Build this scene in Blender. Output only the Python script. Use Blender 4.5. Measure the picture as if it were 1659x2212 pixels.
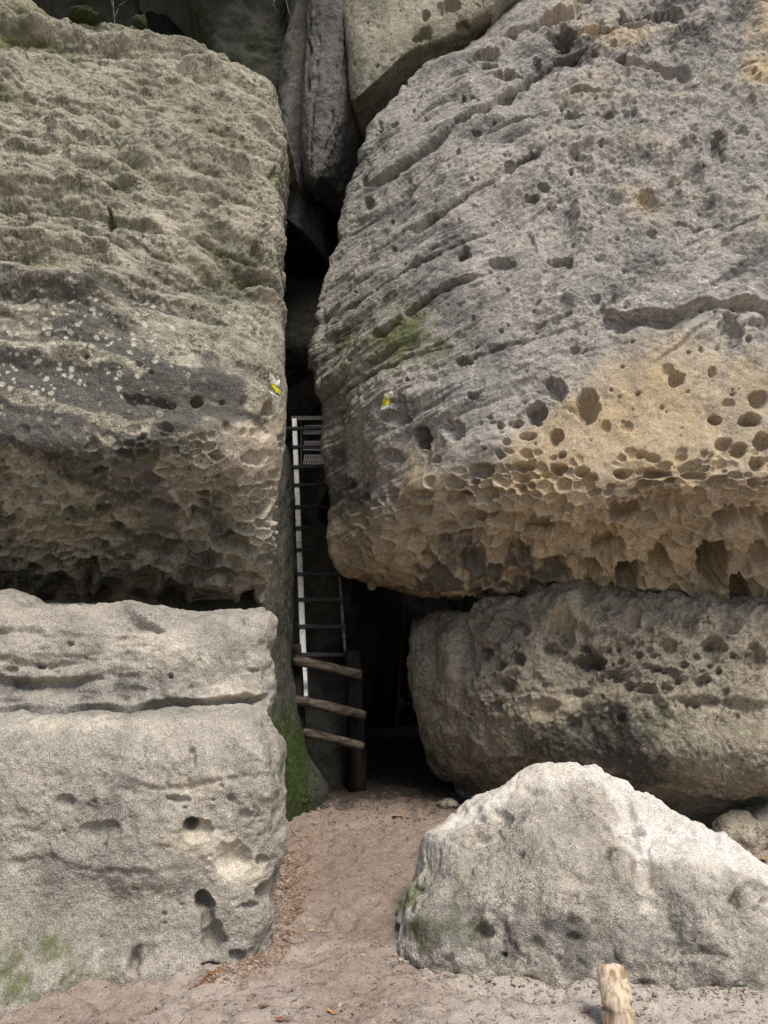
import bpy, bmesh, math, random
import numpy as np
from mathutils import Vector, Matrix

# ------------------------------------------------------------------ camera, sky, sun, exposure
for o in list(bpy.data.objects):
    bpy.data.objects.remove(o, do_unlink=True)
scene = bpy.context.scene
COL = scene.collection
EYE = 1.6
PITCH = math.radians(6.5)
FPX = 1703.0                       # focal length in pixels of a 1659 x 2212 view of the photograph
cam_data = bpy.data.cameras.new('camera')
cam = bpy.data.objects.new('camera', cam_data)
COL.objects.link(cam)
cam.location = (0, 0, EYE)
cam.rotation_euler = (math.pi / 2 + PITCH, 0, 0)
cam_data.sensor_fit = 'VERTICAL'
cam_data.angle = 2 * math.atan(1106.0 / FPX)
cam_data.clip_start = 0.05
cam_data.clip_end = 500
scene.camera = cam

SUN_EL, SUN_AZ = math.radians(59), math.radians(150)      # azimuth clockwise from +Y: behind the viewer, to the right
world = bpy.data.worlds.new('World')
scene.world = world
world.use_nodes = True
wn = world.node_tree
for n in list(wn.nodes):
    wn.nodes.remove(n)
sky = wn.nodes.new('ShaderNodeTexSky')
sky.sky_type = 'NISHITA'
sky.sun_disc = False
sky.sun_elevation = SUN_EL
sky.sun_rotation = SUN_AZ
sky.air_density = 1.0
sky.dust_density = 2.0
sky.ozone_density = 0.6
bg = wn.nodes.new('ShaderNodeBackground')
bg.inputs['Strength'].default_value = 0.05
wo = wn.nodes.new('ShaderNodeOutputWorld')
wn.links.new(sky.outputs[0], bg.inputs[0])
wn.links.new(bg.outputs[0], wo.inputs[0])

sl = bpy.data.lights.new('sun', 'SUN')
sl.energy = 1.5
sl.angle = math.radians(24)
sl.color = (1.0, 0.95, 0.87)
sun = bpy.data.objects.new('sun', sl)
COL.objects.link(sun)
sdir = Vector((math.sin(SUN_AZ) * math.cos(SUN_EL), math.cos(SUN_AZ) * math.cos(SUN_EL), math.sin(SUN_EL)))
sun.rotation_euler = sdir.to_track_quat('Z', 'Y').to_euler()
sun.location = (3, -4, 12)

scene.view_settings.view_transform = 'Standard'
scene.view_settings.look = 'None'
scene.view_settings.exposure = 1.4
scene.view_settings.gamma = 1.0
scene.render.engine = 'CYCLES'
scene.cycles.max_bounces = 5
scene.cycles.diffuse_bounces = 3

# ------------------------------------------------------------------ numeric helpers
rng = np.random.default_rng(7)
random.seed(7)
F = np.float32
_T = (rng.random((64, 64, 64)) * 2 - 1).astype(F).ravel()
_R = np.array([[0.36, 0.48, -0.8], [-0.8, 0.6, 0.0], [0.48, 0.64, 0.6]], dtype=F)


def vnoise(P):
    P = P.astype(F)
    I = np.floor(P).astype(np.int32)
    f = P - I
    f = f * f * f * (f * (f * 6 - 15) + 10)
    x0 = (I[..., 0] & 63) << 12; x1 = ((I[..., 0] + 1) & 63) << 12
    y0 = (I[..., 1] & 63) << 6;  y1 = ((I[..., 1] + 1) & 63) << 6
    z0 = I[..., 2] & 63;         z1 = (I[..., 2] + 1) & 63
    fx, fy, fz = f[..., 0], f[..., 1], f[..., 2]
    def l(a, b, t): return a + (b - a) * t
    a = l(l(_T[x0 | y0 | z0], _T[x1 | y0 | z0], fx), l(_T[x0 | y1 | z0], _T[x1 | y1 | z0], fx), fy)
    b = l(l(_T[x0 | y0 | z1], _T[x1 | y0 | z1], fx), l(_T[x0 | y1 | z1], _T[x1 | y1 | z1], fx), fy)
    return l(a, b, fz)


def fbm(P, scale, octs=4, gain=0.5, off=0.0, ridged=False):
    Q = (P * scale + off).astype(F)
    out = np.zeros(P.shape[:-1], F)
    a, tot = 1.0, 0.0
    for k in range(octs):
        n = vnoise(Q)
        if ridged:
            n = 1 - 2 * np.abs(n)
        out += a * n
        tot += a
        a *= gain
        Q = (Q @ _R.T) * 2.03 + 17.3
    return out / tot


def sstep(a, b, x):
    t = np.clip((x - a) / (b - a), 0, 1)
    return t * t * (3 - 2 * t)


CP, SP = math.cos(PITCH), math.sin(PITCH)


def PT(px, py, d):
    """point on the line of sight of a pixel of the 1659 x 2212 view, at the forward distance d (metres)"""
    xc = (px - 829.5) / FPX; yc = (1106 - py) / FPX
    dy = CP - yc * SP; dz = SP + yc * CP
    s = d / dy
    return (xc * s, d, EYE + dz * s)


def ground_d(py):
    yc = (1106 - py) / FPX
    return -EYE * (CP - yc * SP) / (SP + yc * CP)


def PG(px, py, dz=0.0):
    x, y, z = PT(px, py, ground_d(py))
    return (x, y, dz)


def project(P):
    x, y, z = P[..., 0], P[..., 1], P[..., 2] - EYE
    fwd = y * CP + z * SP
    up = -y * SP + z * CP
    fwd = np.maximum(fwd, 0.05)
    return 829.5 + FPX * x / fwd, 1106 - FPX * up / fwd


def pchip(t, V, q):
    """monotone cubic interpolation of V (K, M) at knots t, sampled at q"""
    h = np.diff(t)[:, None]
    dl = np.diff(V, axis=0) / h
    m = np.zeros_like(V)
    w1 = 2 * h[1:] + h[:-1]; w2 = h[1:] + 2 * h[:-1]
    same = dl[:-1] * dl[1:] > 0
    with np.errstate(divide='ignore', invalid='ignore'):
        hm = (w1 + w2) / (w1 / dl[:-1] + w2 / dl[1:])
    m[1:-1] = np.where(same, hm, 0)
    m[0], m[-1] = dl[0], dl[-1]
    k = np.clip(np.searchsorted(t, q, side='right') - 1, 0, len(t) - 2)
    hh = (t[k + 1] - t[k])[:, None]
    s = ((q - t[k])[:, None]) / hh
    h00 = (1 + 2 * s) * (1 - s) ** 2; h10 = s * (1 - s) ** 2
    h01 = s * s * (3 - 2 * s); h11 = s * s * (s - 1)
    return h00 * V[k] + h10 * hh * m[k] + h01 * V[k + 1] + h11 * hh * m[k + 1]


def blur1(A, n, axis):
    if n < 1:
        return A
    A = np.moveaxis(A, axis, 0)
    pad = np.concatenate([np.repeat(A[:1], n, 0), A, np.repeat(A[-1:], n, 0)], 0)
    c = np.concatenate([np.zeros_like(pad[:1]), np.cumsum(pad, 0)], 0)
    out = (c[2 * n + 1:] - c[:-(2 * n + 1)]) / (2 * n + 1)
    return np.moveaxis(out, 0, axis)


def blur(A, n, passes=2):
    A = A.astype(np.float64)
    for _ in range(passes):
        A = blur1(blur1(A, n, 0), n, 1)
    return A.astype(F)


def normals(P):
    du = np.gradient(P, axis=1); dv = np.gradient(P, axis=0)
    n = np.cross(dv, du)
    n /= np.maximum(np.linalg.norm(n, axis=-1, keepdims=True), 1e-9)
    return n.astype(F)


class Surf:
    """closed rock body: a control net of points (rows top to bottom, columns left to right) skinned smoothly"""
    def __init__(self, net, spacing, wr=None, wc=None, round_=3, keep=None):
        A = np.array(net, dtype=np.float64)
        R, C, _ = A.shape
        Lc = np.median(np.linalg.norm(np.diff(A, axis=1), axis=2), axis=0)
        Lr = np.median(np.linalg.norm(np.diff(A, axis=0), axis=2), axis=1)
        wc = np.ones(C - 1) if wc is None else np.array(wc, float)
        wr = np.ones(R - 1) if wr is None else np.array(wr, float)
        tc = np.concatenate([[0], np.cumsum(np.maximum(Lc, 0.02))])
        tr = np.concatenate([[0], np.cumsum(np.maximum(Lr, 0.02))])
        def samples(t, w):
            out = []
            for i in range(len(t) - 1):
                n = max(2, int(math.ceil((t[i + 1] - t[i]) / spacing * w[i])))
                out.append(np.linspace(t[i], t[i + 1], n, endpoint=False))
            return np.concatenate(out + [t[-1:]])
        qc, qr = samples(tc, wc), samples(tr, wr)
        B = pchip(tr, A.reshape(R, C * 3), qr).reshape(len(qr), C, 3)
        B = pchip(tc, B.transpose(1, 0, 2).reshape(C, -1), qc).reshape(len(qc), len(qr), 3).transpose(1, 0, 2)
        self.P = blur(B, round_)
        self.sp = spacing
        self.refresh()
        self.NS = self.N.copy()
        self.PX, self.PY = project(self.P)
        self.B = self.P.copy()
        # which vertices face the viewer (for placing pits by pixel)
        view = self.P - np.array([0, 0, EYE], F)
        self.facing = (self.N * view).sum(-1) < 0
        self.mask = {}

    def refresh(self):
        self.N = normals(self.P)

    def push(self, d, fine=False):
        self.P = (self.P + (self.N if fine else self.NS) * d[..., None]).astype(F)
        self.refresh()

    def resmooth(self, n=9):
        v = blur(self.N, n, 2)
        self.NS = v / np.maximum(np.linalg.norm(v, axis=-1, keepdims=True), 1e-6)

    def find(self, px, py):
        s = 3
        D = (self.PX[::s, ::s] - px) ** 2 + (self.PY[::s, ::s] - py) ** 2 + np.where(self.facing[::s, ::s], 0, 1e6)
        k = np.unravel_index(np.argmin(D), D.shape)
        return k[0] * s, k[1] * s

    def pits(self, lst, seed=0, power=0.6, deep=1.6):
        """lst of (px, py, rx, ry, k): hollows k times as deep as they are wide"""
        D = np.zeros(self.PX.shape, F)
        wob = fbm(self.B, 14, 3, 0.55, 31 + seed)
        wob2 = fbm(self.B, 14, 3, 0.55, 77 + seed)
        for (px, py, rx, ry, k) in lst:
            i, j = self.find(px, py)
            if abs(self.PX[i, j] - px) > 30 or abs(self.PY[i, j] - py) > 30:
                continue
            d = float(self.B[i, j, 1])
            rm = 0.5 * (rx + ry) * d / FPX
            n = int(max(rx, ry) * d / FPX / self.sp * 2.2) + 4
            i0, i1 = max(0, i - n), i + n + 1
            j0, j1 = max(0, j - n), j + n + 1
            m = 0.55 * max(rx, ry) if max(rx, ry) > 9 else 3
            w = np.s_[i0:i1, j0:j1]
            ax = (self.PX[w] - px + m * 0.6 * wob[w]) / rx
            ay = (self.PY[w] - py + m * 0.6 * wob2[w]) / ry
            rho = ax * ax + ay * ay
            v = -deep * k * rm * np.clip(1 - rho, 0, 1) ** power
            D[w] = np.minimum(D[w], v)
        return D

    def cells(self, lst, seed=0, warp=9.0, aspect=0.72, wall=0.30):
        """honeycomb: lst of (px, py, size, depth factor); neighbouring hollows share thin uneven walls"""
        f1 = np.full(self.PX.shape, 9.0, F); f2 = np.full(self.PX.shape, 9.0, F); dep = np.zeros(self.PX.shape, F)
        wx = warp * fbm(self.B, 7, 4, 0.6, 801 + seed); wy = warp * fbm(self.B, 7, 4, 0.6, 811 + seed)
        X = self.PX + wx; Y = self.PY + wy
        for (px, py, sz, k) in lst:
            i, j = self.find(px, py)
            if abs(self.PX[i, j] - px) > 30 or abs(self.PY[i, j] - py) > 30:
                continue
            d = float(self.B[i, j, 1])
            n = int(sz * d / FPX / self.sp * 3.6) + 6
            w = np.s_[max(0, i - n):i + n + 1, max(0, j - n):j + n + 1]
            r = np.hypot((X[w] - px) / sz, (Y[w] - py) / (sz * aspect)).astype(F)
            a1, a2 = f1[w], f2[w]
            near = r < a1
            f2[w] = np.where(near, a1, np.minimum(a2, r))
            dep[w] = np.where(near, k * sz * d / FPX, dep[w])
            f1[w] = np.where(near, r, a1)
        g = sstep(0.03, 0.03 + wall * 2.2, f2 - f1) * sstep(1.7, 1.1, f1)
        return (-dep * g * (0.65 + 0.35 * np.clip(1 - f1, 0, 1))).astype(F)

    def crack(self, pts, width, depth, lip=0.0, lipw=None, taper=0.12, wob=6.0, seed=0, breaks=0.0):
        """broken line in view pixels: a gap below it, a lip above it"""
        pad = max(5 * width, 5 * (lipw or width * 2) if lip else 0) + 2 * wob
        xs_, ys_ = [p[0] for p in pts], [p[1] for p in pts]
        inside = (self.PX > min(xs_) - pad) & (self.PX < max(xs_) + pad) & (self.PY > min(ys_) - pad) & (self.PY < max(ys_) + pad)
        full = np.zeros(self.PX.shape, F)
        if not inside.any():
            return full
        ri = np.nonzero(inside.any(1))[0]; ci = np.nonzero(inside.any(0))[0]
        win = np.s_[ri[0]:ri[-1] + 1, ci[0]:ci[-1] + 1]
        Bw = self.B[win]
        PX = self.PX[win] + wob * fbm(Bw, 4, 2, 0.5, 5 + seed)
        PY = self.PY[win] + wob * fbm(Bw, 4, 2, 0.5, 9 + seed)
        best = np.full(PX.shape, 1e9, F); sd = np.zeros(PX.shape, F); tt = np.zeros(PX.shape, F)
        L = [0]
        for a, b in zip(pts[:-1], pts[1:]):
            L.append(L[-1] + math.hypot(b[0] - a[0], b[1] - a[1]))
        for k, (a, b) in enumerate(zip(pts[:-1], pts[1:])):
            ex, ey = b[0] - a[0], b[1] - a[1]
            l2 = ex * ex + ey * ey
            t = np.clip(((PX - a[0]) * ex + (PY - a[1]) * ey) / l2, 0, 1)
            qx, qy = PX - a[0] - t * ex, PY - a[1] - t * ey
            dd = np.hypot(qx, qy)
            side = np.sign(ex * qy - ey * qx)
            if ex < 0: side = -side
            m = dd < best
            best = np.where(m, dd, best)
            sd = np.where(m, side * dd, sd)
            tt = np.where(m, (L[k] + t * math.sqrt(l2)) / L[-1], tt)
        env = sstep(0, taper, tt) * sstep(0, taper, 1 - tt)
        if breaks:
            env = env * (1 - breaks * sstep(0.05, 0.3, fbm(Bw, 2.6, 3, 0.5, 61 + seed)))
        wv = width * np.clip(0.45 + 1.3 * (fbm(Bw, 5, 3, 0.5, 41 + seed) + 0.35), 0.12, 1.7)
        below = np.where(sd >= 0, -depth * np.clip(wv / width, 0.2, 1.2) * np.clip(1 - (np.maximum(sd, 0) / wv) ** 1.4, 0, 1), 0)
        above = np.where(sd < 0, lip * np.exp(np.minimum(sd, 0) / (lipw or width * 2)), 0) if lip else 0
        ok = np.where(self.facing[win] | (best < 3 * width), 1, 0)
        full[win] = blur((below + above) * env * ok, 1, 2)
        return full

    def build(self, name, mat, label, category, group=None, cap=True):
        P = self.P
        H, W, _ = P.shape
        idx = np.arange(H * W, dtype=np.int32).reshape(H, W)
        q = np.stack([idx[:-1, :-1], idx[1:, :-1], idx[1:, 1:], idx[:-1, 1:]], -1).reshape(-1, 4)[:, ::-1]
        V = P.reshape(-1, 3)
        loops = [q.ravel()]
        starts = np.arange(len(q), dtype=np.int32) * 4
        nl = len(q) * 4
        totals = np.full(len(q), 4, np.int32)
        if cap:
            ring = np.concatenate([idx[0, :], idx[1:, -1], idx[-1, -2::-1], idx[-2:0:-1, 0]])
            c = V[ring].mean(0, keepdims=True)
            ci = len(V)
            V = np.concatenate([V, c.astype(F)])
            tri = np.stack([ring, np.roll(ring, -1), np.full(len(ring), ci)], -1).astype(np.int32)[:, ::-1]
            starts = np.concatenate([starts, nl + np.arange(len(tri), dtype=np.int32) * 3])
            totals = np.concatenate([totals, np.full(len(tri), 3, np.int32)])
            loops.append(tri.ravel())
        loops = np.concatenate(loops).astype(np.int32)
        me = bpy.data.meshes.new(name)
        me.vertices.add(len(V)); me.loops.add(len(loops)); me.polygons.add(len(starts))
        me.vertices.foreach_set('co', V.astype(F).ravel())
        me.loops.foreach_set('vertex_index', loops)
        me.polygons.foreach_set('loop_start', starts)
        me.polygons.foreach_set('use_smooth', np.ones(len(starts), bool))
        me.update(calc_edges=True)
        for key in ('ochre', 'moss', 'dark', 'pale'):
            a = me.attributes.new(key, 'FLOAT', 'POINT')
            m = self.mask.get(key)
            arr = np.zeros(len(V), F)
            if m is not None:
                arr[:H * W] = np.clip(m, 0, 1).astype(F).ravel()
            a.data.foreach_set('value', arr)
        me.materials.append(mat)
        o = bpy.data.objects.new(name, me)
        COL.objects.link(o)
        o['label'] = label; o['category'] = category
        if group: o['group'] = group
        self.obj = o
        return o


def blob(S, cx, cy, rx, ry):
    return np.exp(-(((S.PX - cx) / rx) ** 2 + ((S.PY - cy) / ry) ** 2))


def below_line(S, xs, ys, soft):
    """-1..1 field: positive under a line drawn in view pixels"""
    return (S.PY - np.interp(S.PX, xs, ys)) / soft


# ------------------------------------------------------------------ materials
def new_mat(name):
    m = bpy.data.materials.new(name)
    m.use_nodes = True
    nt = m.node_tree
    for n in list(nt.nodes):
        nt.nodes.remove(n)
    out = nt.nodes.new('ShaderNodeOutputMaterial')
    b = nt.nodes.new('ShaderNodeBsdfPrincipled')
    b.inputs['Roughness'].default_value = 0.95
    b.inputs['Specular IOR Level'].default_value = 0.12
    nt.links.new(b.outputs[0], out.inputs[0])
    return m, nt, b


def nd(nt, t, **kw):
    n = nt.nodes.new(t)
    for k, v in kw.items():
        setattr(n, k, v)
    return n


def noise(nt, co, scale, detail=5, rough=0.6, dist=0.0):
    n = nd(nt, 'ShaderNodeTexNoise')
    n.inputs['Scale'].default_value = scale
    n.inputs['Detail'].default_value = detail
    n.inputs['Roughness'].default_value = rough
    n.inputs['Distortion'].default_value = dist
    nt.links.new(co, n.inputs['Vector'])
    return n.outputs[0]


def ramp(nt, v, lo, hi, a=0.0, b=1.0):
    n = nd(nt, 'ShaderNodeMapRange', interpolation_type='SMOOTHSTEP')
    n.inputs['From Min'].default_value = lo; n.inputs['From Max'].default_value = hi
    n.inputs['To Min'].default_value = a; n.inputs['To Max'].default_value = b
    nt.links.new(v, n.inputs['Value'])
    return n.outputs[0]


def mixc(nt, f, a, b, mode='MIX'):
    n = nd(nt, 'ShaderNodeMix', data_type='RGBA', blend_type=mode)
    for sock, v in ((n.inputs[0], f), (n.inputs[6], a), (n.inputs[7], b)):
        if hasattr(v, 'is_linked'):
            nt.links.new(v, sock)
        elif isinstance(v, (int, float)):
            sock.default_value = v
        else:
            sock.default_value = (*v, 1)
    return n.outputs[2]


def math_(nt, op, a, b=0.0):
    n = nd(nt, 'ShaderNodeMath', operation=op)
    for sock, v in ((n.inputs[0], a), (n.inputs[1], b)):
        if hasattr(v, 'is_linked'):
            nt.links.new(v, sock)
        else:
            sock.default_value = v
    return n.outputs[0]


def rock_material(name, c1, c2, speck_dark, speck_pale, ochre=(0.37, 0.295, 0.19), moss=(0.075, 0.095, 0.028),
                  dark=(0.075, 0.07, 0.062), pale=(0.5, 0.47, 0.38), speck=0.55, bump=0.6, grain=1.0, stretch=None):
    m, nt, b = new_mat(name)
    tc = nd(nt, 'ShaderNodeTexCoord')
    co = tc.outputs['Object']
    cs = co
    if stretch:
        mp = nd(nt, 'ShaderNodeMapping')
        mp.inputs['Rotation'].default_value = stretch[0]
        mp.inputs['Scale'].default_value = stretch[1]
        nt.links.new(co, mp.inputs['Vector'])
        cs = mp.outputs[0]
    big = noise(nt, co, 2.4, 4, 0.65)
    mid = noise(nt, cs, 15, 5, 0.68)
    fine60 = noise(nt, co, 64, 3, 0.72)
    fine22 = noise(nt, co, 23, 4, 0.75)
    mf = nd(nt, 'ShaderNodeMix', data_type='FLOAT')
    nt.links.new(ramp(nt, noise(nt, co, 3.1, 2, 0.5), 0.38, 0.62), mf.inputs[0])
    nt.links.new(fine60, mf.inputs[2]); nt.links.new(fine22, mf.inputs[3])
    fine = mf.outputs[0]
    gr = noise(nt, co, 150, 2, 0.7)
    mpv = nd(nt, 'ShaderNodeMapping')
    mpv.inputs['Scale'].default_value = (5.5, 5.5, 1.6)
    nt.links.new(co, mpv.inputs['Vector'])
    stain = noise(nt, mpv.outputs[0], 1.0, 5, 0.62)
    at = {}
    for k in ('ochre', 'moss', 'dark', 'pale'):
        a = nd(nt, 'ShaderNodeAttribute', attribute_name=k)
        at[k] = a.outputs['Fac']
    col = mixc(nt, ramp(nt, big, 0.36, 0.64), c1, c2)
    och = mixc(nt, ramp(nt, big, 0.35, 0.65), ochre, tuple(min(1, v * f) for v, f in zip(ochre, (1.10, 1.15, 1.25))))
    mo = math_(nt, 'ADD', at['ochre'], math_(nt, 'MULTIPLY', math_(nt, 'SUBTRACT', mid, 0.5), 0.9))
    col = mixc(nt, math_(nt, 'MULTIPLY', ramp(nt, mo, 0.1, 1.0), 0.95), col, och)
    # specks of lichen and bare grains
    keep = math_(nt, 'SUBTRACT', 1.0, math_(nt, 'MULTIPLY', at['ochre'], 0.7))
    patch = noise(nt, co, 4.3, 3, 0.6)
    spk = math_(nt, 'MULTIPLY', keep, ramp(nt, patch, 0.36, 0.62, 0.2, 1.0))
    sd = math_(nt, 'MULTIPLY', math_(nt, 'MULTIPLY', ramp(nt, math_(nt, 'ADD', math_(nt, 'MULTIPLY', fine, 0.7), math_(nt, 'MULTIPLY', mid, 0.3)), 0.505, 0.425), speck), spk)
    col = mixc(nt, sd, col, speck_dark)
    sp_ = math_(nt, 'MULTIPLY', math_(nt, 'MULTIPLY', ramp(nt, math_(nt, 'ADD', math_(nt, 'MULTIPLY', fine, 0.6), math_(nt, 'MULTIPLY', mid, 0.4)), 0.53, 0.62), speck), spk)
    col = mixc(nt, sp_, col, speck_pale)
    col = mixc(nt, math_(nt, 'MULTIPLY', ramp(nt, stain, 0.54, 0.32, 0.0, 0.5), keep), col, tuple(v * 0.42 for v in c1))
    # dark patina, algae and painted-in shade
    md = math_(nt, 'ADD', at['dark'], math_(nt, 'MULTIPLY', math_(nt, 'SUBTRACT', mid, 0.5), 1.3))
    col = mixc(nt, math_(nt, 'MULTIPLY', ramp(nt, md, 0.35, 0.8), 0.85), col, dark)
    # pale lichen spots
    vo = nd(nt, 'ShaderNodeTexVoronoi', feature='F1')
    vo.inputs['Scale'].default_value = 21
    nt.links.new(co, vo.inputs['Vector'])
    sc_ = nd(nt, 'ShaderNodeSeparateColor')
    nt.links.new(vo.outputs['Color'], sc_.inputs[0])
    vr = math_(nt, 'ADD', vo.outputs['Distance'], math_(nt, 'MULTIPLY', sc_.outputs[0], 0.34))
    vd = math_(nt, 'ADD', vr, math_(nt, 'MULTIPLY', math_(nt, 'SUBTRACT', fine, 0.5), 0.9))
    vd = math_(nt, 'ADD', vd, math_(nt, 'MULTIPLY', math_(nt, 'SUBTRACT', mid, 0.5), 0.8))
    pl = math_(nt, 'MULTIPLY', ramp(nt, vd, 0.50, 0.30), at['pale'])
    col = mixc(nt, pl, col, pale)
    # moss
    mm = math_(nt, 'ADD', at['moss'], math_(nt, 'MULTIPLY', math_(nt, 'SUBTRACT', math_(nt, 'ADD', math_(nt, 'MULTIPLY', mid, 0.5), math_(nt, 'MULTIPLY', fine, 0.5)), 0.5), 1.6))
    mc = mixc(nt, ramp(nt, fine, 0.35, 0.65), tuple(v * 0.6 for v in moss), tuple(v * 1.5 for v in moss))
    col = mixc(nt, math_(nt, 'MULTIPLY', ramp(nt, mm, 0.2, 1.05), 0.9), col, mc)
    # grains of sand
    g = ramp(nt, gr, 0.3, 0.7, 1 - 0.38 * grain, 1 + 0.38 * grain)
    gv = nd(nt, 'ShaderNodeCombineColor')
    for k in range(3):
        nt.links.new(g, gv.inputs[k])
    col = mixc(nt, 1.0, col, gv.outputs[0], 'MULTIPLY')
    nt.links.new(col, b.inputs['Base Color'])
    hsum = math_(nt, 'ADD', math_(nt, 'MULTIPLY', mid, 1.0), math_(nt, 'ADD', math_(nt, 'MULTIPLY', fine, 0.55), math_(nt, 'MULTIPLY', gr, 0.22)))
    bp = nd(nt, 'ShaderNodeBump')
    nt.links.new(math_(nt, 'MULTIPLY', keep, bump), bp.inputs['Strength'])
    bp.inputs['Distance'].default_value = 0.045
    nt.links.new(hsum, bp.inputs['Height'])
    nt.links.new(bp.outputs[0], b.inputs['Normal'])
    return m


def plain_material(name, c1, c2, scale=30, rough=0.8, bump=0.3, stretch=(1, 1, 1), metallic=0.0, dist=0.002, contrast=(0.35, 0.65)):
    m, nt, b = new_mat(name)
    tc = nd(nt, 'ShaderNodeTexCoord')
    mp = nd(nt, 'ShaderNodeMapping')
    mp.inputs['Scale'].default_value = stretch
    nt.links.new(tc.outputs['Object'], mp.inputs['Vector'])
    n = noise(nt, mp.outputs[0], scale, 6, 0.65, 0.3)
    nt.links.new(mixc(nt, ramp(nt, n, *contrast), c1, c2), b.inputs['Base Color'])
    b.inputs['Roughness'].default_value = rough
    b.inputs['Metallic'].default_value = metallic
    bp = nd(nt, 'ShaderNodeBump')
    bp.inputs['Strength'].default_value = bump
    bp.inputs['Distance'].default_value = dist
    nt.links.new(n, bp.inputs['Height'])
    nt.links.new(bp.outputs[0], b.inputs['Normal'])
    return m


M = {}
M['left'] = rock_material('olive_grey_sandstone', (0.325, 0.305, 0.232), (0.41, 0.365, 0.288), (0.065, 0.06, 0.045), (0.60, 0.57, 0.46), speck=0.9, bump=0.85, ochre=(0.44, 0.36, 0.265), dark=(0.085, 0.08, 0.075), moss=(0.085, 0.095, 0.03))
M['right'] = rock_material('grey_pitted_sandstone', (0.285, 0.268, 0.243), (0.375, 0.34, 0.298), (0.085, 0.08, 0.072), (0.70, 0.64, 0.55), speck=0.8, bump=0.65, ochre=(0.42, 0.31, 0.175), dark=(0.09, 0.085, 0.08), moss=(0.095, 0.11, 0.035))
M['block'] = rock_material('pale_grey_sandstone', (0.31, 0.285, 0.245), (0.395, 0.352, 0.295), (0.17, 0.155, 0.14), (0.58, 0.52, 0.425), speck=0.6, bump=0.65, ochre=(0.54, 0.465, 0.35), dark=(0.13, 0.12, 0.115))
M['boulder'] = rock_material('pale_boulder_sandstone', (0.37, 0.335, 0.285), (0.46, 0.405, 0.335), (0.14, 0.13, 0.115), (0.68, 0.61, 0.51), speck=0.75, bump=0.8, ochre=(0.56, 0.505, 0.425), dark=(0.13, 0.12, 0.11))
M['low'] = rock_material('brown_grey_sandstone', (0.35, 0.30, 0.225), (0.45, 0.385, 0.295), (0.09, 0.08, 0.065), (0.60, 0.55, 0.46), speck=0.85, bump=1.0, ochre=(0.48, 0.365, 0.22))
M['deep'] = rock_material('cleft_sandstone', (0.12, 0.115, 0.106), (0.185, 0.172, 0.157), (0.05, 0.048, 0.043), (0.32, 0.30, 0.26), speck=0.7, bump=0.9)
M['shade_tint'] = rock_material('shade_dark_sandstone', (0.055, 0.054, 0.046), (0.085, 0.08, 0.068), (0.025, 0.024, 0.02), (0.13, 0.125, 0.10), speck=0.5, bump=0.8, moss=(0.035, 0.045, 0.014), dark=(0.03, 0.03, 0.026))  # rock colour darkened to stand in for the cleft's shade

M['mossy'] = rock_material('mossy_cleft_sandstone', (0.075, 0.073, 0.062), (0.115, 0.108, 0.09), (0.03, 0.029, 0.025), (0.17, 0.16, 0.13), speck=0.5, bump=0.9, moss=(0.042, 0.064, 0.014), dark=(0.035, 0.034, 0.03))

# ------------------------------------------------------------------ ground
def gz(x, y):
    P = np.stack([x, y, np.zeros_like(x)], -1)
    return (0.035 * fbm(P, 0.9, 3, 0.5, 3) + 0.012 * fbm(P, 5, 3, 0.55, 8)).astype(np.float64)


def axis_lines(lo, hi, step, far):
    core = np.arange(lo, hi + step / 2, step)
    g, s, v = [], step, hi
    while v < far:
        s *= 1.18; v += s; g.append(v)
    h, s, v = [], step, lo
    while v > -far:
        s *= 1.18; v -= s; h.append(v)
    return np.concatenate([np.array(h[::-1]), core, np.array(g)])


gx = axis_lines(-2.2, 2.9, 0.014, 90)
gy = axis_lines(2.9, 7.4, 0.014, 90)
GX, GY = np.meshgrid(gx, gy)
core = sstep(12, 6, np.abs(GX)) * sstep(14, 9, np.abs(GY - 5))
Pg = np.stack([GX, GY, np.zeros_like(GX)], -1)
fine_core = sstep(3.4, 2.8, np.abs(GX)) * sstep(3.0, 2.4, np.abs(GY - 5.1))
GZ = gz(GX, GY) + fine_core * (0.018 * fbm(Pg, 18, 3, 0.65, 55) + 0.055 * np.minimum(0, fbm(Pg, 5.5, 3, 0.5, 91) + 0.08))
fr = random.Random(5)
for k in range(46):                       # footprints along the path and the open sand in front
    fx, fy = (fr.uniform(-0.5, 0.35), fr.uniform(3.7, 6.6)) if k < 28 else (fr.uniform(-1.3, 1.8), fr.uniform(2.6, 3.7))
    fa = fr.gauss(0, 0.35)
    ca, sa = math.cos(fa), math.sin(fa)
    lx = (GX - fx) * ca + (GY - fy) * sa; ly = -(GX - fx) * sa + (GY - fy) * ca
    q_ = (lx / 0.052) ** 2 + (ly / 0.14) ** 2
    GZ += -0.016 * np.exp(-q_ ** 2) + 0.007 * np.exp(-((np.sqrt(q_) - 1.35) / 0.3) ** 2)
me = bpy.data.meshes.new('ground')
Hn, Wn = GX.shape
ii = np.arange(Hn * Wn, dtype=np.int32).reshape(Hn, Wn)
qq = np.stack([ii[:-1, :-1], ii[:-1, 1:], ii[1:, 1:], ii[1:, :-1]], -1).reshape(-1, 4)
me.vertices.add(Hn * Wn); me.loops.add(qq.size); me.polygons.add(len(qq))
me.vertices.foreach_set('co', np.stack([GX, GY, GZ], -1).astype(F).ravel())
me.loops.foreach_set('vertex_index', qq.ravel())
me.polygons.foreach_set('loop_start', np.arange(len(qq), dtype=np.int32) * 4)
me.polygons.foreach_set('use_smooth', np.ones(len(qq), bool))
me.update(calc_edges=True)
m, nt, b = new_mat('trodden_sand')
tc = nd(nt, 'ShaderNodeTexCoord'); co = tc.outputs['Object']
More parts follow.
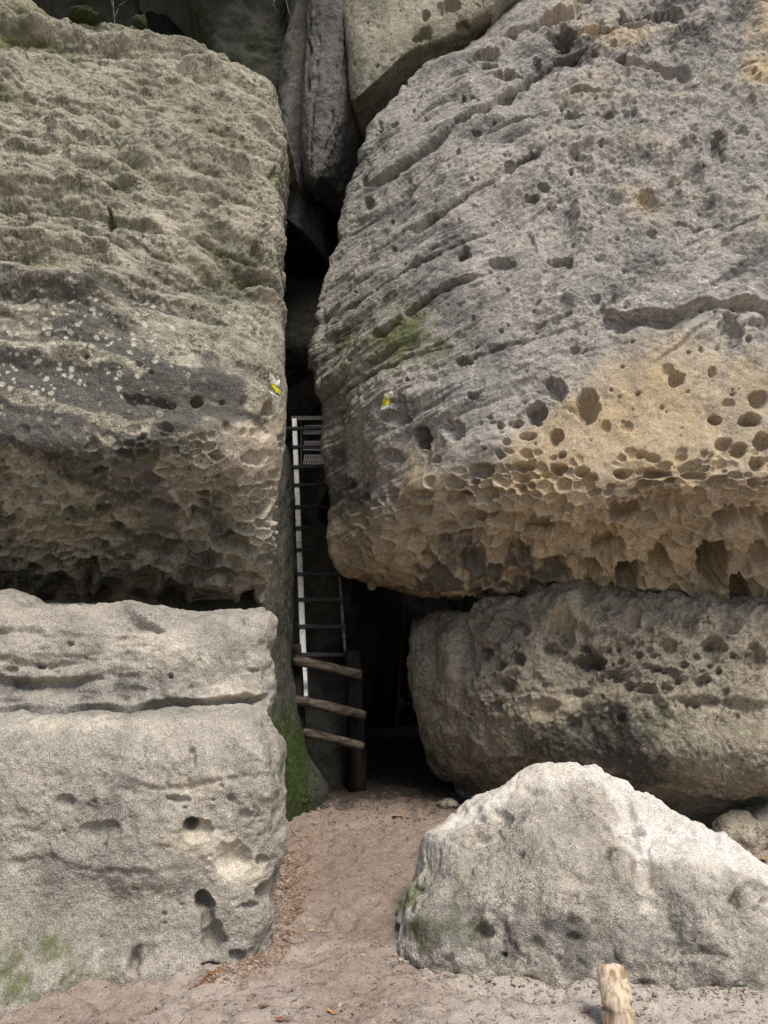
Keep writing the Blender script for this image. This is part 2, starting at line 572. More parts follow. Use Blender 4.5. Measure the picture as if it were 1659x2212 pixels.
big = noise(nt, co, 1.6, 6, 0.65, 0.3); mid = noise(nt, co, 11, 6, 0.7, 0.5); fine = noise(nt, co, 70, 5, 0.75); gr = noise(nt, co, 230, 3, 0.7)
col = mixc(nt, ramp(nt, big, 0.38, 0.62), (0.40, 0.31, 0.25), (0.53, 0.445, 0.375))
def att(k):
    return nd(nt, 'ShaderNodeAttribute', attribute_name=k).outputs['Fac']
col = mixc(nt, math_(nt, 'MULTIPLY', att('dry'), 0.8), col, (0.66, 0.59, 0.51))
col = mixc(nt, math_(nt, 'MULTIPLY', att('shade_tint'), 0.85), col, (0.32, 0.24, 0.19))
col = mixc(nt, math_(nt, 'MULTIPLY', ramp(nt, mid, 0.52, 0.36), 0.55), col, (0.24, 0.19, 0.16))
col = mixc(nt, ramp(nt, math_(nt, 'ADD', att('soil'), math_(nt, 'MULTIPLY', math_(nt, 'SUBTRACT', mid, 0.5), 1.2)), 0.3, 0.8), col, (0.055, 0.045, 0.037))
col = mixc(nt, math_(nt, 'MULTIPLY', ramp(nt, math_(nt, 'ADD', math_(nt, 'MULTIPLY', fine, 0.7), math_(nt, 'MULTIPLY', mid, 0.3)), 0.475, 0.38), 0.8), col, (0.12, 0.092, 0.078))
col = mixc(nt, math_(nt, 'MULTIPLY', ramp(nt, fine, 0.56, 0.66), 0.6), col, (0.64, 0.57, 0.49))
g = ramp(nt, gr, 0.3, 0.7, 0.68, 1.28)
gv = nd(nt, 'ShaderNodeCombineColor')
for k in range(3):
    nt.links.new(g, gv.inputs[k])
col = mixc(nt, 1.0, col, gv.outputs[0], 'MULTIPLY')
nt.links.new(col, b.inputs['Base Color'])
bp = nd(nt, 'ShaderNodeBump'); bp.inputs['Strength'].default_value = 0.9; bp.inputs['Distance'].default_value = 0.03
nt.links.new(math_(nt, 'ADD', mid, math_(nt, 'ADD', math_(nt, 'MULTIPLY', fine, 0.5), math_(nt, 'MULTIPLY', gr, 0.25))), bp.inputs['Height'])
nt.links.new(bp.outputs[0], b.inputs['Normal'])
nz = fbm(Pg, 2.2, 4, 0.55, 33)
soil = (0.72 * sstep(6.35, 7.0, GY + 0.35 * nz) + 0.28 * sstep(5.3, 6.5, GY + 0.5 * nz)) * sstep(2.2, 1.2, np.abs(GX - 0.2))  # dark debris soil, widened to paint the cleft's shade onto the floor
shade_tint = sstep(3.7, 4.5, GY + 0.5 * nz) * sstep(1.0, 0.5, np.abs(GX - 0.0) + 0.15 * nz)  # passage shade painted into the sand colour
dry = sstep(3.95, 3.3, GY + 0.35 * nz) * sstep(-0.4, 0.9, GX + 0.4 * nz)  # pale sand, with the bright light at the front painted in
for key, arr in (('soil', soil), ('shade_tint', shade_tint), ('dry', dry)):
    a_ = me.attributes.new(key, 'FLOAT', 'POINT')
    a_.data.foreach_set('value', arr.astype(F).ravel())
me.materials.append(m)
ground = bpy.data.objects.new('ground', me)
COL.objects.link(ground)
ground['kind'] = 'structure'
ground['label'] = 'trodden pinkish sand path between the rocks'


# ------------------------------------------------------------------ rocks
def wrap_right(row, offs):
    x, y, z = row[-1]
    for dx, dy, dz in offs:
        row.append((x + dx, y + dy, z + dz))
    return row


def wrap_left(row, offs):
    x, y, z = row[0]
    return [(x + dx, y + dy, z + dz) for dx, dy, dz in offs[::-1]] + row


def shift_row(row, dx, dy, dz, sq=1.0):
    cx = sum(p[0] for p in row) / len(row)
    return [(cx + (p[0] - cx) * sq + dx, p[1] + dy, p[2] + dz) for p in row]


def rock_left_big():
    rows = [
        # top edge
        [(-560, -330, 7.0), (-320, -170, 6.9), (-80, -70, 6.8), (110, 40, 6.75), (215, 78, 6.7), (300, 88, 6.7), (440, 140, 6.7), (560, 195, 6.75), (604, 250, 6.75)],
        [(-560, -60, 6.1), (-320, 30, 6.0), (-80, 95, 5.95), (110, 165, 5.9), (215, 185, 5.9), (300, 200, 5.9), (445, 210, 5.95), (570, 250, 6.1), (613, 290, 6.3)],
        [(-560, 300, 5.2), (-320, 320, 5.2), (-80, 340, 5.2), (110, 365, 5.2), (215, 376, 5.2), (300, 385, 5.2), (450, 400, 5.3), (570, 415, 5.5), (607, 430, 5.75)],
        [(-560, 580, 4.75), (-320, 590, 4.72), (-80, 600, 4.7), (110, 610, 4.7), (215, 615, 4.71), (300, 620, 4.72), (450, 630, 4.8), (570, 640, 5.0), (613, 650, 5.25)],
        [(-560, 820, 4.45), (-320, 825, 4.42), (-80, 830, 4.4), (110, 835, 4.4), (215, 838, 4.41), (300, 840, 4.42), (450, 845, 4.5), (572, 845, 4.7), (616, 850, 5.0)],
        [(-560, 930, 4.4), (-320, 935, 4.38), (-80, 940, 4.36), (110, 945, 4.36), (215, 946, 4.38), (300, 948, 4.4), (450, 950, 4.48), (562, 950, 4.7), (606, 955, 5.0)],
        [(-560, 1050, 4.72), (-320, 1055, 4.7), (-80, 1060, 4.7), (110, 1065, 4.66), (215, 1065, 4.63), (300, 1065, 4.62), (440, 1065, 4.68), (548, 1065, 4.82), (592, 1065, 5.1)],
        [(-560, 1150, 5.0), (-320, 1155, 5.0), (-80, 1160, 5.0), (110, 1165, 5.0), (215, 1165, 5.0), (300, 1165, 5.0), (430, 1165, 5.0), (540, 1165, 5.0), (590, 1165, 5.2)],
        [(-560, 1240, 5.3), (-320, 1245, 5.3), (-80, 1250, 5.3), (110, 1255, 5.3), (215, 1255, 5.3), (300, 1255, 5.3), (420, 1255, 5.3), (530, 1245, 5.3), (576, 1225, 5.4)],
        [(-560, 1290, 5.7), (-320, 1290, 5.7), (-80, 1290, 5.7), (110, 1290, 5.7), (215, 1290, 5.7), (300, 1290, 5.7), (420, 1290, 5.7), (520, 1285, 5.7), (560, 1280, 5.7)],
    ]
    net = [[PT(*p) for p in r] for r in rows]
    net = [wrap_right(r, [(-0.04, 0.35, 0), (-0.38, 2.3, 0), (-0.9, 4.2, 0)]) for r in net]
    net = [shift_row(net[0], 0, 2.4, 0.25)] + [shift_row(net[0], 0, 0.7, 0.12)] + net + [shift_row(net[-1], 0, 1.8, -0.05)]
    nr, nc = len(net), len(net[0])
    S = Surf(net, 0.0075, wr=[0.15, 0.5] + [1] * 9 + [0.3], wc=[0.25, 0.45] + [1] * 6 + [0.8, 0.25, 0.1], round_=7)
    P = S.P
    PX, PY = S.PX, S.PY
    up = sstep(980, 860, PY)
    und = 1 - up
    # swells and mossy beds that dip to the right
    S.push((0.09 * fbm(P, 1.1, 3, 0.5, 2) + 0.035 * fbm(P, 3.1, 3, 0.5, 12) * und) * (0.35 + 0.65 * sstep(615, 540, PX)) - 0.01)
    w = fbm(S.B, 1.6, 3, 0.5, 44)
    strat = np.stack([S.B[..., 0] * 0.45 + 0.2 * S.B[..., 1], S.B[..., 1] * 0.5, (S.B[..., 2] + 0.22 * S.B[..., 0] + 0.10 * w) * 2.4], -1)
    st = fbm(strat, 1.7, 3, 0.5, 60)
    st2 = fbm(strat * np.array([1.2, 1.2, 1.0], F), 4.2, 3, 0.5, 22)
    tuf = fbm(S.B, 9, 3, 0.55, 23)
    topz = sstep(800, 600, PY)
    low = fbm(S.B, 0.9, 2, 0.5, 25)
    ph = (S.B[..., 2] + 0.20 * S.B[..., 0] + 0.10 * fbm(S.B, 2.1, 3, 0.5, 26) + 0.25 * low) / 0.25
    u_ = 1 - (ph - np.floor(ph))                       # 0 at the top of a ledge, 1 at its foot
    amp_ = np.clip(0.5 + 1.4 * fbm(np.stack([S.B[..., 0], S.B[..., 1], np.floor(ph) * 7.3], -1), 1.6, 3, 0.55, 27), 0.1, 1)
    ledge = sstep(0, 0.3, u_) * (1 - sstep(0.25, 1.0, u_) ** 0.8) * amp_
    S.push((0.13 * st + 0.17 * (ledge - 0.2) + 0.07 * st2 + 0.034 * tuf) * (0.3 + 0.7 * topz) * up * (0.25 + 0.75 * sstep(618, 560, PX)))
    S.resmooth()
    # hollows
    pits = [(185, 775, 11, 8, 1.2), (300, 792, 8, 8, 1.0), (326, 808, 8, 6, 0.8), (425, 867, 16, 11, 1.6), (547, 545, 9, 9, 1.3), (370, 768, 8, 6, 1.2),
            (480, 870, 7, 6, 1.0), (576, 886, 14, 18, 1.2), (240, 478, 9, 22, 1.2), (250, 498, 18, 9, 1.0), (598, 372, 12, 18, 0.9), (295, 860, 36, 10, 0.5), (345, 872, 40, 9, 0.45),
            (560, 935, 22, 14, 0.6), (545, 990, 26, 16, 0.6), (484, 925, 10, 12, 0.8), (520, 935, 8, 10, 0.7), (525, 870, 8, 14, .6)]
    S.pits_list = pits
    d = S.pits(pits, 1)
    r = random.Random(3)
    hon, tries = [], 0
    while tries < 8000:
        tries += 1
        x = r.uniform(-420, 610); y = r.uniform(925, 1285)
        t = (y - 925) / 360
        sz = r.uniform(8, 17) + t * r.uniform(4, 34)
        if all(math.hypot((x - a[0]) / (sz + a[2]), (y - a[1]) / (0.7 * (sz + a[2]))) > 0.78 for a in hon):
            k = r.uniform(0.5, 1.2)
            edge = 950 + 30 * math.sin(x / 70.0) + 14 * math.sin(x / 19.0) + max(0, (x - 430)) * 0.35
            if y < edge: k *= 0.0 if r.random() < 0.7 else 0.6
            elif r.random() < 0.2: k *= 0.2
            hon.append((x, y, sz, k))
    d2 = 1.35 * S.cells(hon, 2, aspect=0.7)
    S.push(np.minimum(d, d2))
    S.push(0.010 * fbm(S.B, 14, 3, 0.6, 70) + 0.010 * topz * fbm(S.B, 38, 2, 0.6, 73, ridged=True) + 0.004 * fbm(S.B, 55, 2, 0.6, 71), True)
    n1 = fbm(S.B, 1.5, 4, 0.55, 80); n2 = fbm(S.B, 5, 3, 0.55, 81)
    S.mask['moss'] = 0.10 * topz + 0.34 * topz * sstep(0.0, 0.35, -st - 0.6 * st2 + 0.2 * n2) + 0.35 * topz * sstep(0.35, 0.05, ledge) * sstep(0.2, 0.6, amp_) + 0.22 * sstep(-0.1, 0.5, n1) * topz + 0.55 * und * sstep(640, 300, PX + 100 * n1) * sstep(-0.4, 0.5, n2 + 0.4 * fbm(S.B, 14, 3, 0.6, 84)) + 0.9 * blob(S, 10, 95, 40, 22) + 0.3 * blob(S, 150, 40, 140, 30)  # moss, plus crease shade painted at the ledge feet
    S.mask['dark'] = (0.9 * sstep(420, 720, PY + 150 * n1) * sstep(1010, 900, PY) * sstep(640, 480, PX + 120 * n2) * sstep(-0.4, 0.3, fbm(strat * np.array([0.8, 1, 1.3], F), 2.2, 4, 0.6, 86) + 0.35 * n2)
                      + 0.32 * sstep(0.0, 0.4, -st - 0.5 * st2) * up + 0.85 * und * sstep(-0.6, 0.4, n2 + 0.5 * n1) * sstep(640, 440, PX + 120 * n1))  # trough and overhang shade painted in, besides the algae
    S.mask['ochre'] = 0.35 * topz * sstep(0.1, 0.5, st2 + 0.5 * n1) + 0.6 * sstep(380, 600, PX + 160 * n2) * sstep(800, 960, PY + 70 * n1) * sstep(1280, 1060, PY) + 0.5 * und * sstep(-0.2, .5, n1) + 0.25 * blob(S, 150, 690, 220, 50)
    S.mask['pale'] = 1.0 * sstep(600, 700, PY) * sstep(930, 840, PY) * sstep(480, 330, PX + 60 * n2) + 0.25 * topz + 0.35 * und * sstep(400, 200, PX)
    S.build('cliff_rock', M['left'], 'huge olive-grey lichen-covered rock overhanging the pale block on the left', 'rock')
    return S


def rock_left_block():
    rows = [
        [(-420, 1255, 4.570), (-200, 1268, 4.520), (0, 1280, 4.520), (110, 1298, 4.490), (230, 1303, 4.470), (330, 1309, 4.470), (450, 1325, 4.470), (545, 1322, 4.470), (576, 1338, 4.570)],
        [(-420, 1300, 4.250), (-200, 1310, 4.230), (0, 1320, 4.220), (110, 1335, 4.220), (230, 1340, 4.220), (330, 1345, 4.250), (450, 1360, 4.280), (545, 1362, 4.300), (578, 1372, 4.440)],
        [(-420, 1420, 4.090), (-200, 1425, 4.080), (0, 1430, 4.080), (110, 1435, 4.110), (230, 1440, 4.130), (330, 1445, 4.160), (450, 1450, 4.190), (545, 1450, 4.210), (579, 1450, 4.370)],
        [(-420, 1520, 4.050), (-200, 1520, 4.050), (0, 1522, 4.050), (110, 1525, 4.070), (230, 1522, 4.100), (330, 1520, 4.130), (450, 1520, 4.160), (545, 1520, 4.180), (582, 1520, 4.350)],
        [(-420, 1560, 3.840), (-200, 1560, 3.840), (0, 1560, 3.840), (110, 1560, 3.850), (230, 1560, 3.870), (330, 1560, 3.900), (450, 1560, 3.930), (545, 1560, 3.980), (588, 1562, 4.160)],
        [(-420, 1650, 3.690), (-200, 1650, 3.690), (0, 1650, 3.700), (110, 1650, 3.710), (230, 1650, 3.730), (330, 1650, 3.750), (450, 1650, 3.790), (560, 1650, 3.850), (611, 1650, 4.050)],
        [(-420, 1800, 3.620), (-200, 1800, 3.620), (0, 1800, 3.640), (110, 1800, 3.660), (230, 1800, 3.680), (330, 1800, 3.710), (450, 1800, 3.760), (560, 1800, 3.830), (608, 1800, 4.020)],
        [(-420, 1960, 3.55), (-200, 1960, 3.55), (0, 1955, 3.57), (110, 1950, 3.62), (230, 1945, 3.68), (330, 1940, 3.72), (450, 1935, 3.77), (550, 1920, 3.83), (598, 1900, 4.02)],
        [(-420, 2140, 3.3), (-200, 2110, 3.35), (0, 2085, 3.42), (110, 2060, 3.52), (230, 2035, 3.62), (330, 2030, 3.68), (450, 2020, 3.74), (545, 2000, 3.80), (584, 1985, 3.98)],
        [(-420, 2260, 3.14), (-200, 2230, 3.2), (0, 2205, 3.24), (110, 2150, 3.43), (210, 2115, 3.57), (320, 2112, 3.58), (450, 2092, 3.68), (540, 2060, 3.82), (566, 2040, 3.95)],
    ]
    net = [[PT(*p) for p in r] for r in rows]
    net = [wrap_right(r, [(-0.05, 0.25, -0.03), (-0.22, 0.9, -0.10), (-0.45, 1.8, -0.2)]) for r in net]
    net = [shift_row(net[0], -0.75, 1.2, -0.35), shift_row(net[0], -0.12, 0.35, -0.05)] + net + [shift_row(net[-1], 0, 0.05, -0.25)]
    S = Surf(net, 0.007, wr=[0.25, 0.6] + [1] * 9 + [0.5], wc=[0.25, 0.6] + [1] * 6 + [0.9, 0.4, 0.15], round_=5)
    PX, PY = S.PX, S.PY
    S.push(0.055 * fbm(S.B, 1.6, 3, 0.5, 5) + 0.042 * fbm(S.B, 4.5, 4, 0.55, 15) + 0.012 * blob(S, 560, 1340, 26, 26) - 0.02 * blob(S, 575, 1405, 18, 20) - 0.03 * blob(S, 585, 1560, 20, 26) + 0.035 * fbm(S.B, 8, 3, 0.6, 19) * sstep(500, 580, PX) + 0.06 * fbm(S.B * np.array([0.5, 0.5, 1.6], F), 5, 4, 0.6, 16) * sstep(1545, 1500, PY) * sstep(420, 250, PX))
    # the open bedding joint and the broken upper bed
    d = S.crack([(-380, 1512), (-100, 1520), (60, 1528), (130, 1535), (205, 1538), (262, 1520), (330, 1512), (400, 1518), (445, 1520), (510, 1505), (582, 1512)], 12, 0.11, 0.02, 26, taper=0.02, wob=26, breaks=0.85)
    d += S.crack([(360, 1508), (395, 1514), (440, 1520)], 13, 0.13, 0.01, 10, seed=2, wob=3, taper=0.3)
    d += S.crack([(500, 1508), (530, 1500), (560, 1512)], 15, 0.07, 0.012, 12, seed=3, wob=6, taper=0.3)
    d += S.crack([(-300, 1475), (0, 1470), (120, 1478), (190, 1466), (255, 1475)], 34, 0.07, 0.035, 26, seed=4, wob=16, taper=0.08)
    d += S.crack([(-200, 1352), (0, 1360), (60, 1364), (118, 1372)], 11, 0.07, 0.02, 14, seed=5, wob=8, taper=0.2)
    d += S.crack([(265, 1318), (300, 1342), (345, 1358), (362, 1362)], 12, 0.05, 0.03, 20, seed=6, wob=6, taper=0.25)
    d += S.crack([(315, 1362), (345, 1364), (365, 1363)], 6, 0.05, 0, seed=7, wob=3, taper=.3)
    d += S.crack([(100, 1620), (130, 1600), (148, 1570)], 10, 0.035, 0.0, seed=8, taper=.3)
    d += S.crack([(345, 1715), (380, 1728), (412, 1748)], 9, 0.03, 0.008, seed=9, wob=8, taper=.4)
    d += S.crack([(150, 1700), (260, 1680), (400, 1690), (520, 1670), (610, 1680)], 4, 0.03, 0.012, 30, seed=31, wob=18, taper=.2)
    d += S.crack([(-50, 1880), (120, 1860), (300, 1880), (420, 1865)], 4, 0.03, 0.015, 30, seed=32, wob=20, taper=.2)
    d += S.crack([(300, 1570), (310, 1680), (290, 1760)], 3.5, 0.02, 0.0, seed=33, wob=14, taper=.3)
    d += S.crack([(275, 2110), (285, 2060), (300, 2040)], 16, 0.10, 0.0, seed=10, wob=6, taper=.25)
    S.push(d)
    pits = [(411, 1781, 20, 18, 2.4), (424, 1790, 36, 24, 0.55), (442, 1950, 22, 26, 1.5), (448, 1985, 18, 30, 0.9), (415, 1627, 9, 9, 1.2), (418, 1640, 8, 20, .6), (368, 1460, 6, 6, 1.5), (545, 1450, 14, 6, 0.8),
            (150, 1390, 9, 8, 1.2), (138, 1732, 24, 16, 0.5), (498, 1722, 9, 9, .7), (528, 1755, 14, 14, .5), (490, 1625, 8, 12, .5), (560, 1855, 13, 12, .8), (500, 1850, 44, 42, 0.30), (560, 1930, 16, 26, .6),
            (530, 1955, 24, 9, .6), (215, 1795, 50, 26, 0.28), (385, 1728, 30, 8, .4), (320, 2060, 36, 26, .35), (460, 2020, 26, 40, 0.8), (505, 2060, 18, 14, 0.8), (455, 2085, 26, 8, .9), (90, 1440, 10, 6, 1), (20, 1450, 18, 12, .6), (120, 1452, 8, 5, 1), (520, 1352, 8, 8, .5),
            (245, 1555, 30, 6, .4), (452, 1533, 16, 6, 0.8)]
    r = random.Random(8)
    for _ in range(120):
        s = r.uniform(2.5, 6.5)
        pits.append((r.uniform(-150, 590), r.uniform(1330, 2040), s, s * r.uniform(.6, 1.1), r.uniform(.4, 1.1)))
    S.push(S.pits(pits, 4))
    S.push(0.008 * fbm(S.B, 15, 3, 0.6, 170) + 0.004 * fbm(S.B, 48, 2, 0.6, 171), True)
    n1 = fbm(S.B, 2, 4, 0.55, 180); n2 = fbm(S.B, 6, 3, 0.55, 181)
    n3 = fbm(S.B, 13, 4, 0.65, 183)
    S.mask['moss'] = 0.85 * blob(S, 0, 2120, 260, 170) * sstep(-0.8, 0.5, n3 + 0.3 * n2) + 0.3 * blob(S, 190, 2010, 190, 90) * sstep(-0.6, 0.5, n3) + 0.3 * blob(S, 60, 1950, 260, 120) * sstep(-0.1, .3, n1)
    S.mask['dark'] = 0.5 * blob(S, 130, 1490, 160, 34) + 0.6 * sstep(-0.1, 0.5, n1 + 0.3 * n3) * sstep(1560, 1860, PY) + 0.42 * sstep(0.0, 0.5, n2 + 0.3 * n3 + 0.2 * n1) + 0.25 * blob(S, 80, 1420, 120, 50) * sstep(-.1, .3, n2) + 0.4 * blob(S, 430, 2040, 110, 36)  # grey lichen blotches, plus shadow painted below the upper bed
    S.mask['ochre'] = 0.6 * blob(S, 360, 1400, 70, 40) + 0.85 * blob(S, 430, 1820, 90, 45) + .9 * blob(S, 510, 1880, 60, 40) + .5 * blob(S, 500, 1490, 90, 30) + .5 * blob(S, 420, 1700, 120, 70) + .4 * blob(S, 200, 1570, 260, 26) + .25 * sstep(0.0, .5, n1)
    S.mask['pale'] = 0.5 * sstep(0.1, 0.5, n2) * sstep(260, 60, PX)
    S.build('rock_block', M['block'], 'pale grey sandstone block with a horizontal crack, lower left beside the path', 'rock')
    return S


def rock_right_big():
    xs = [0, 30, 110, 230, 380, 540, 700, 850, 1000, 1250]
    def row(x0, ys, ds, x_end=2150):
        # columns spread from the left edge x0 to x_end
        f = [0, 0.018, 0.07, 0.17, 0.29, 0.42, 0.54, 0.66, 0.80, 1.0]
        xsr = [x0 + t * (x_end - x0) for t in f]
        return [PT(x, np.interp(x, *ys), np.interp(x, *ds)) for x in xsr]
    L = lambda *a: (list(a[::2]), list(a[1::2]))
    net = [
        row(1105, L(1100, 30, 1200, -40, 1400, -110, 2150, -200), L(1100, 8.5, 1300, 8.3, 2150, 8.2)),
        row(985, L(985, 105, 1100, 72, 1300, 40, 2150, 0), L(985, 7.9, 1100, 7.55, 1400, 7.35, 2150, 7.3)),
        row(855, L(855, 190, 1000, 190, 2150, 160), L(855, 7.55, 900, 7.3, 1100, 6.95, 1400, 6.75, 2150, 6.7)),
        row(784, L(784, 305, 2150, 300), L(784, 7.3, 820, 7.05, 1000, 6.6, 1400, 6.3, 2150, 6.25)),
        row(758, L(758, 445, 2150, 440), L(758, 7.05, 800, 6.8, 1000, 6.25, 1400, 5.9, 2150, 5.85)),
        row(690, L(690, 600, 2150, 590), L(690, 6.8, 740, 6.5, 900, 6.05, 1100, 5.75, 1400, 5.5, 2150, 5.45)),
        row(671, L(671, 760, 2150, 740), L(671, 6.6, 720, 6.3, 900, 5.8, 1100, 5.5, 1400, 5.25, 2150, 5.2)),
        row(702, L(702, 920, 2150, 890), L(702, 6.6, 745, 6.25, 900, 5.65, 1100, 5.35, 1400, 5.1, 2150, 5.05)),
        row(701, L(701, 1050, 1100, 1040, 2150, 1000), L(701, 6.6, 750, 6.22, 900, 5.62, 1100, 5.28, 1400, 5.0, 2150, 4.95)),
        row(694, L(694, 1150, 1100, 1140, 2150, 1100), L(694, 6.6, 750, 6.27, 900, 5.8, 1100, 5.48, 1400, 5.22, 2150, 5.15)),
        row(710, L(710, 1218, 900, 1225, 1100, 1220, 2150, 1200), L(710, 6.65, 780, 6.35, 900, 6.05, 1100, 5.85, 1400, 5.6, 2150, 5.55)),
        row(755, L(755, 1255, 900, 1282, 1100, 1290, 1270, 1292, 1340, 1312, 2150, 1325), L(755, 6.75, 900, 6.45, 1100, 6.3, 1400, 6.05, 2150, 6.0)),
        row(800, L(800, 1262, 900, 1285, 1100, 1305, 1270, 1312, 1340, 1345, 2150, 1360), L(800, 7.1, 900, 6.9, 1100, 6.6, 1400, 6.35, 2150, 6.3)),
    ]
    net = [wrap_left(r, [(0.06, 0.35, 0), (0.28, 1.6, 0), (0.5, 3.4, 0.1)]) for r in net]
    net = [shift_row(net[0], 0.1, 2.5, 0.9)] + net + [shift_row(net[-1], 0.1, 1.6, 0.05)]
    S = Surf(net, 0.0072, wr=[0.15] + [0.8] + [1] * 11 + [0.25], wc=[0.1, 0.2, 0.8] + [1] * 6 + [0.8, 0.35, 0.2], round_=6)
    PX, PY = S.PX, S.PY
    n0 = fbm(S.B, 0.9, 3, 0.5, 205)
    S.push(0.10 * n0 + 0.035 * fbm(S.B, 3.0, 3, 0.5, 215))
    w = fbm(S.B, 1.8, 3, 0.5, 244)
    # beds rising to the right
    och_line = below_line(S, [640, 860, 880, 1000, 1100, 1200, 1300, 1350, 1450, 1659, 2100], [1130, 1010, 930, 960, 905, 830, 745, 705, 700, 725, 730], 60)
    och = sstep(-1.4, 2.2, och_line + 1.6 * fbm(S.B, 3, 5, 0.6, 281))
    strat = np.stack([S.B[..., 0] * 0.5, S.B[..., 1] * 0.5, (S.B[..., 2] - 0.55 * S.B[..., 0] + 0.10 * w) * 3.2], -1)
    st = fbm(strat, 2.2, 5, 0.58, 260)
    right = sstep(1000, 1300, PX)
    rib = fbm(S.B * np.array([1, 1, 0.75], F), 2.3, 4, 0.55, 233, ridged=True)
    topr = right * sstep(620, 480, PY)
    S.push(0.11 * (rib - 0.25) * topr)
    S.push((0.06 * st * (1.3 - 0.6 * right) + 0.05 * right * fbm(S.B, 6, 4, 0.6, 231) + 0.012 * fbm(S.B, 9, 3, 0.6, 232, ridged=True)) * (1 - 0.75 * och))
    d = np.zeros(PX.shape, F)
    def add(*a, **k):
        nonlocal d
        d = d + S.crack(*a, **k)
    add([(790, 420), (829, 405), (904, 355), (969, 292), (1040, 240), (1085, 215), (1150, 165), (1200, 128), (1290, 98)], 9, 0.34, 0.05, 90, wob=5, taper=0.10)
    add([(800, 735), (829, 722), (880, 685), (950, 635), (995, 612), (1060, 590)], 7, 0.22, 0.04, 70, seed=1, wob=6, taper=0.15)
    add([(1000, 775), (1070, 748), (1180, 720), (1280, 690)], 6, 0.03, 0.02, 16, seed=2, wob=6)
    add([(1290, 640), (1310, 680), (1350, 694), (1430, 690), (1530, 668), (1620, 672), (1720, 700)], 26, 0.07, 0.06, 70, seed=3, wob=12)
    add([(1440, 468), (1530, 478), (1630, 486), (1720, 480)], 9, 0.05, 0.02, 18, seed=4, wob=8)
    add([(1340, 145), (1400, 135), (1450, 140), (1500, 165)], 12, 0.06, 0.04, 40, seed=5, wob=10)
    add([(1090, 95), (1160, 60), (1240, 20), (1290, -20)], 14, 0.16, 0.06, 50, seed=6, wob=12)
    add([(1010, 135), (1080, 120), (1120, 80)], 16, 0.10, 0.05, 24, seed=7, wob=10, taper=.25)
    add([(1180, 110), (1260, 80), (1350, 60), (1430, 50)], 10, 0.08, 0.05, 40, seed=8, wob=14)
    add([(880, 905), (866, 950), (836, 1010), (830, 1030)], 20, 0.05, 0.0, seed=9, wob=6, taper=.3)
    add([(950, 810), (958, 870), (955, 910)], 5, 0.03, 0, seed=10, wob=3, taper=.2)
    add([(1130, 480), (1155, 520), (1165, 560)], 6, 0.03, 0.02, seed=11, wob=8, taper=.2)
    add([(690, 700), (760, 652), (860, 600), (970, 535), (1080, 480)], 4.5, 0.12, 0.025, 60, seed=50, wob=10, taper=.15)
    add([(775, 560), (880, 498), (1000, 430), (1110, 362), (1230, 300)], 4.5, 0.12, 0.025, 60, seed=51, wob=10, taper=.15)
    add([(720, 860), (800, 812), (900, 770), (1010, 735)], 4, 0.08, 0.02, 40, seed=52, wob=10, taper=.2)
    add([(1010, 330), (1120, 270), (1250, 215), (1380, 190)], 4.5, 0.10, 0.03, 50, seed=53, wob=14, taper=.2)
    rr = random.Random(77)
    for k in range(16):            # hairline joints along the rising beds
        x, y = rr.uniform(760, 1500), rr.uniform(230, 820)
        l = rr.uniform(60, 230); sl_ = rr.uniform(0.45, 0.75)
        add([(x, y), (x + l * 0.5, y - l * 0.5 * sl_ + rr.uniform(-8, 8)), (x + l, y - l * sl_)], rr.uniform(3, 6), rr.uniform(0.02, 0.05), rr.uniform(0.01, 0.035), 24, seed=20 + k, wob=8, taper=.3)
    add([(690, 640), (686, 700), (680, 760)], 16, 0.06, 0, seed=12, taper=.3, wob=4)
    add([(930, 1085), (1050, 1105), (1180, 1112), (1280, 1135), (1330, 1108), (1400, 1092), (1470, 1096)], 46, 0.11, 0.02, 20, seed=14, wob=26, taper=.15)
    add([(960, 1150), (1100, 1160), (1250, 1165), (1400, 1160)], 30, 0.07, 0.02, 20, seed=15, wob=20, taper=.15)
    add([(910, 1190), (960, 1215), (1010, 1250), (1050, 1290)], 30, 0.10, 0.05, 30, seed=13, wob=10, taper=.2)
    S.push(d)
    S.resmooth(5)
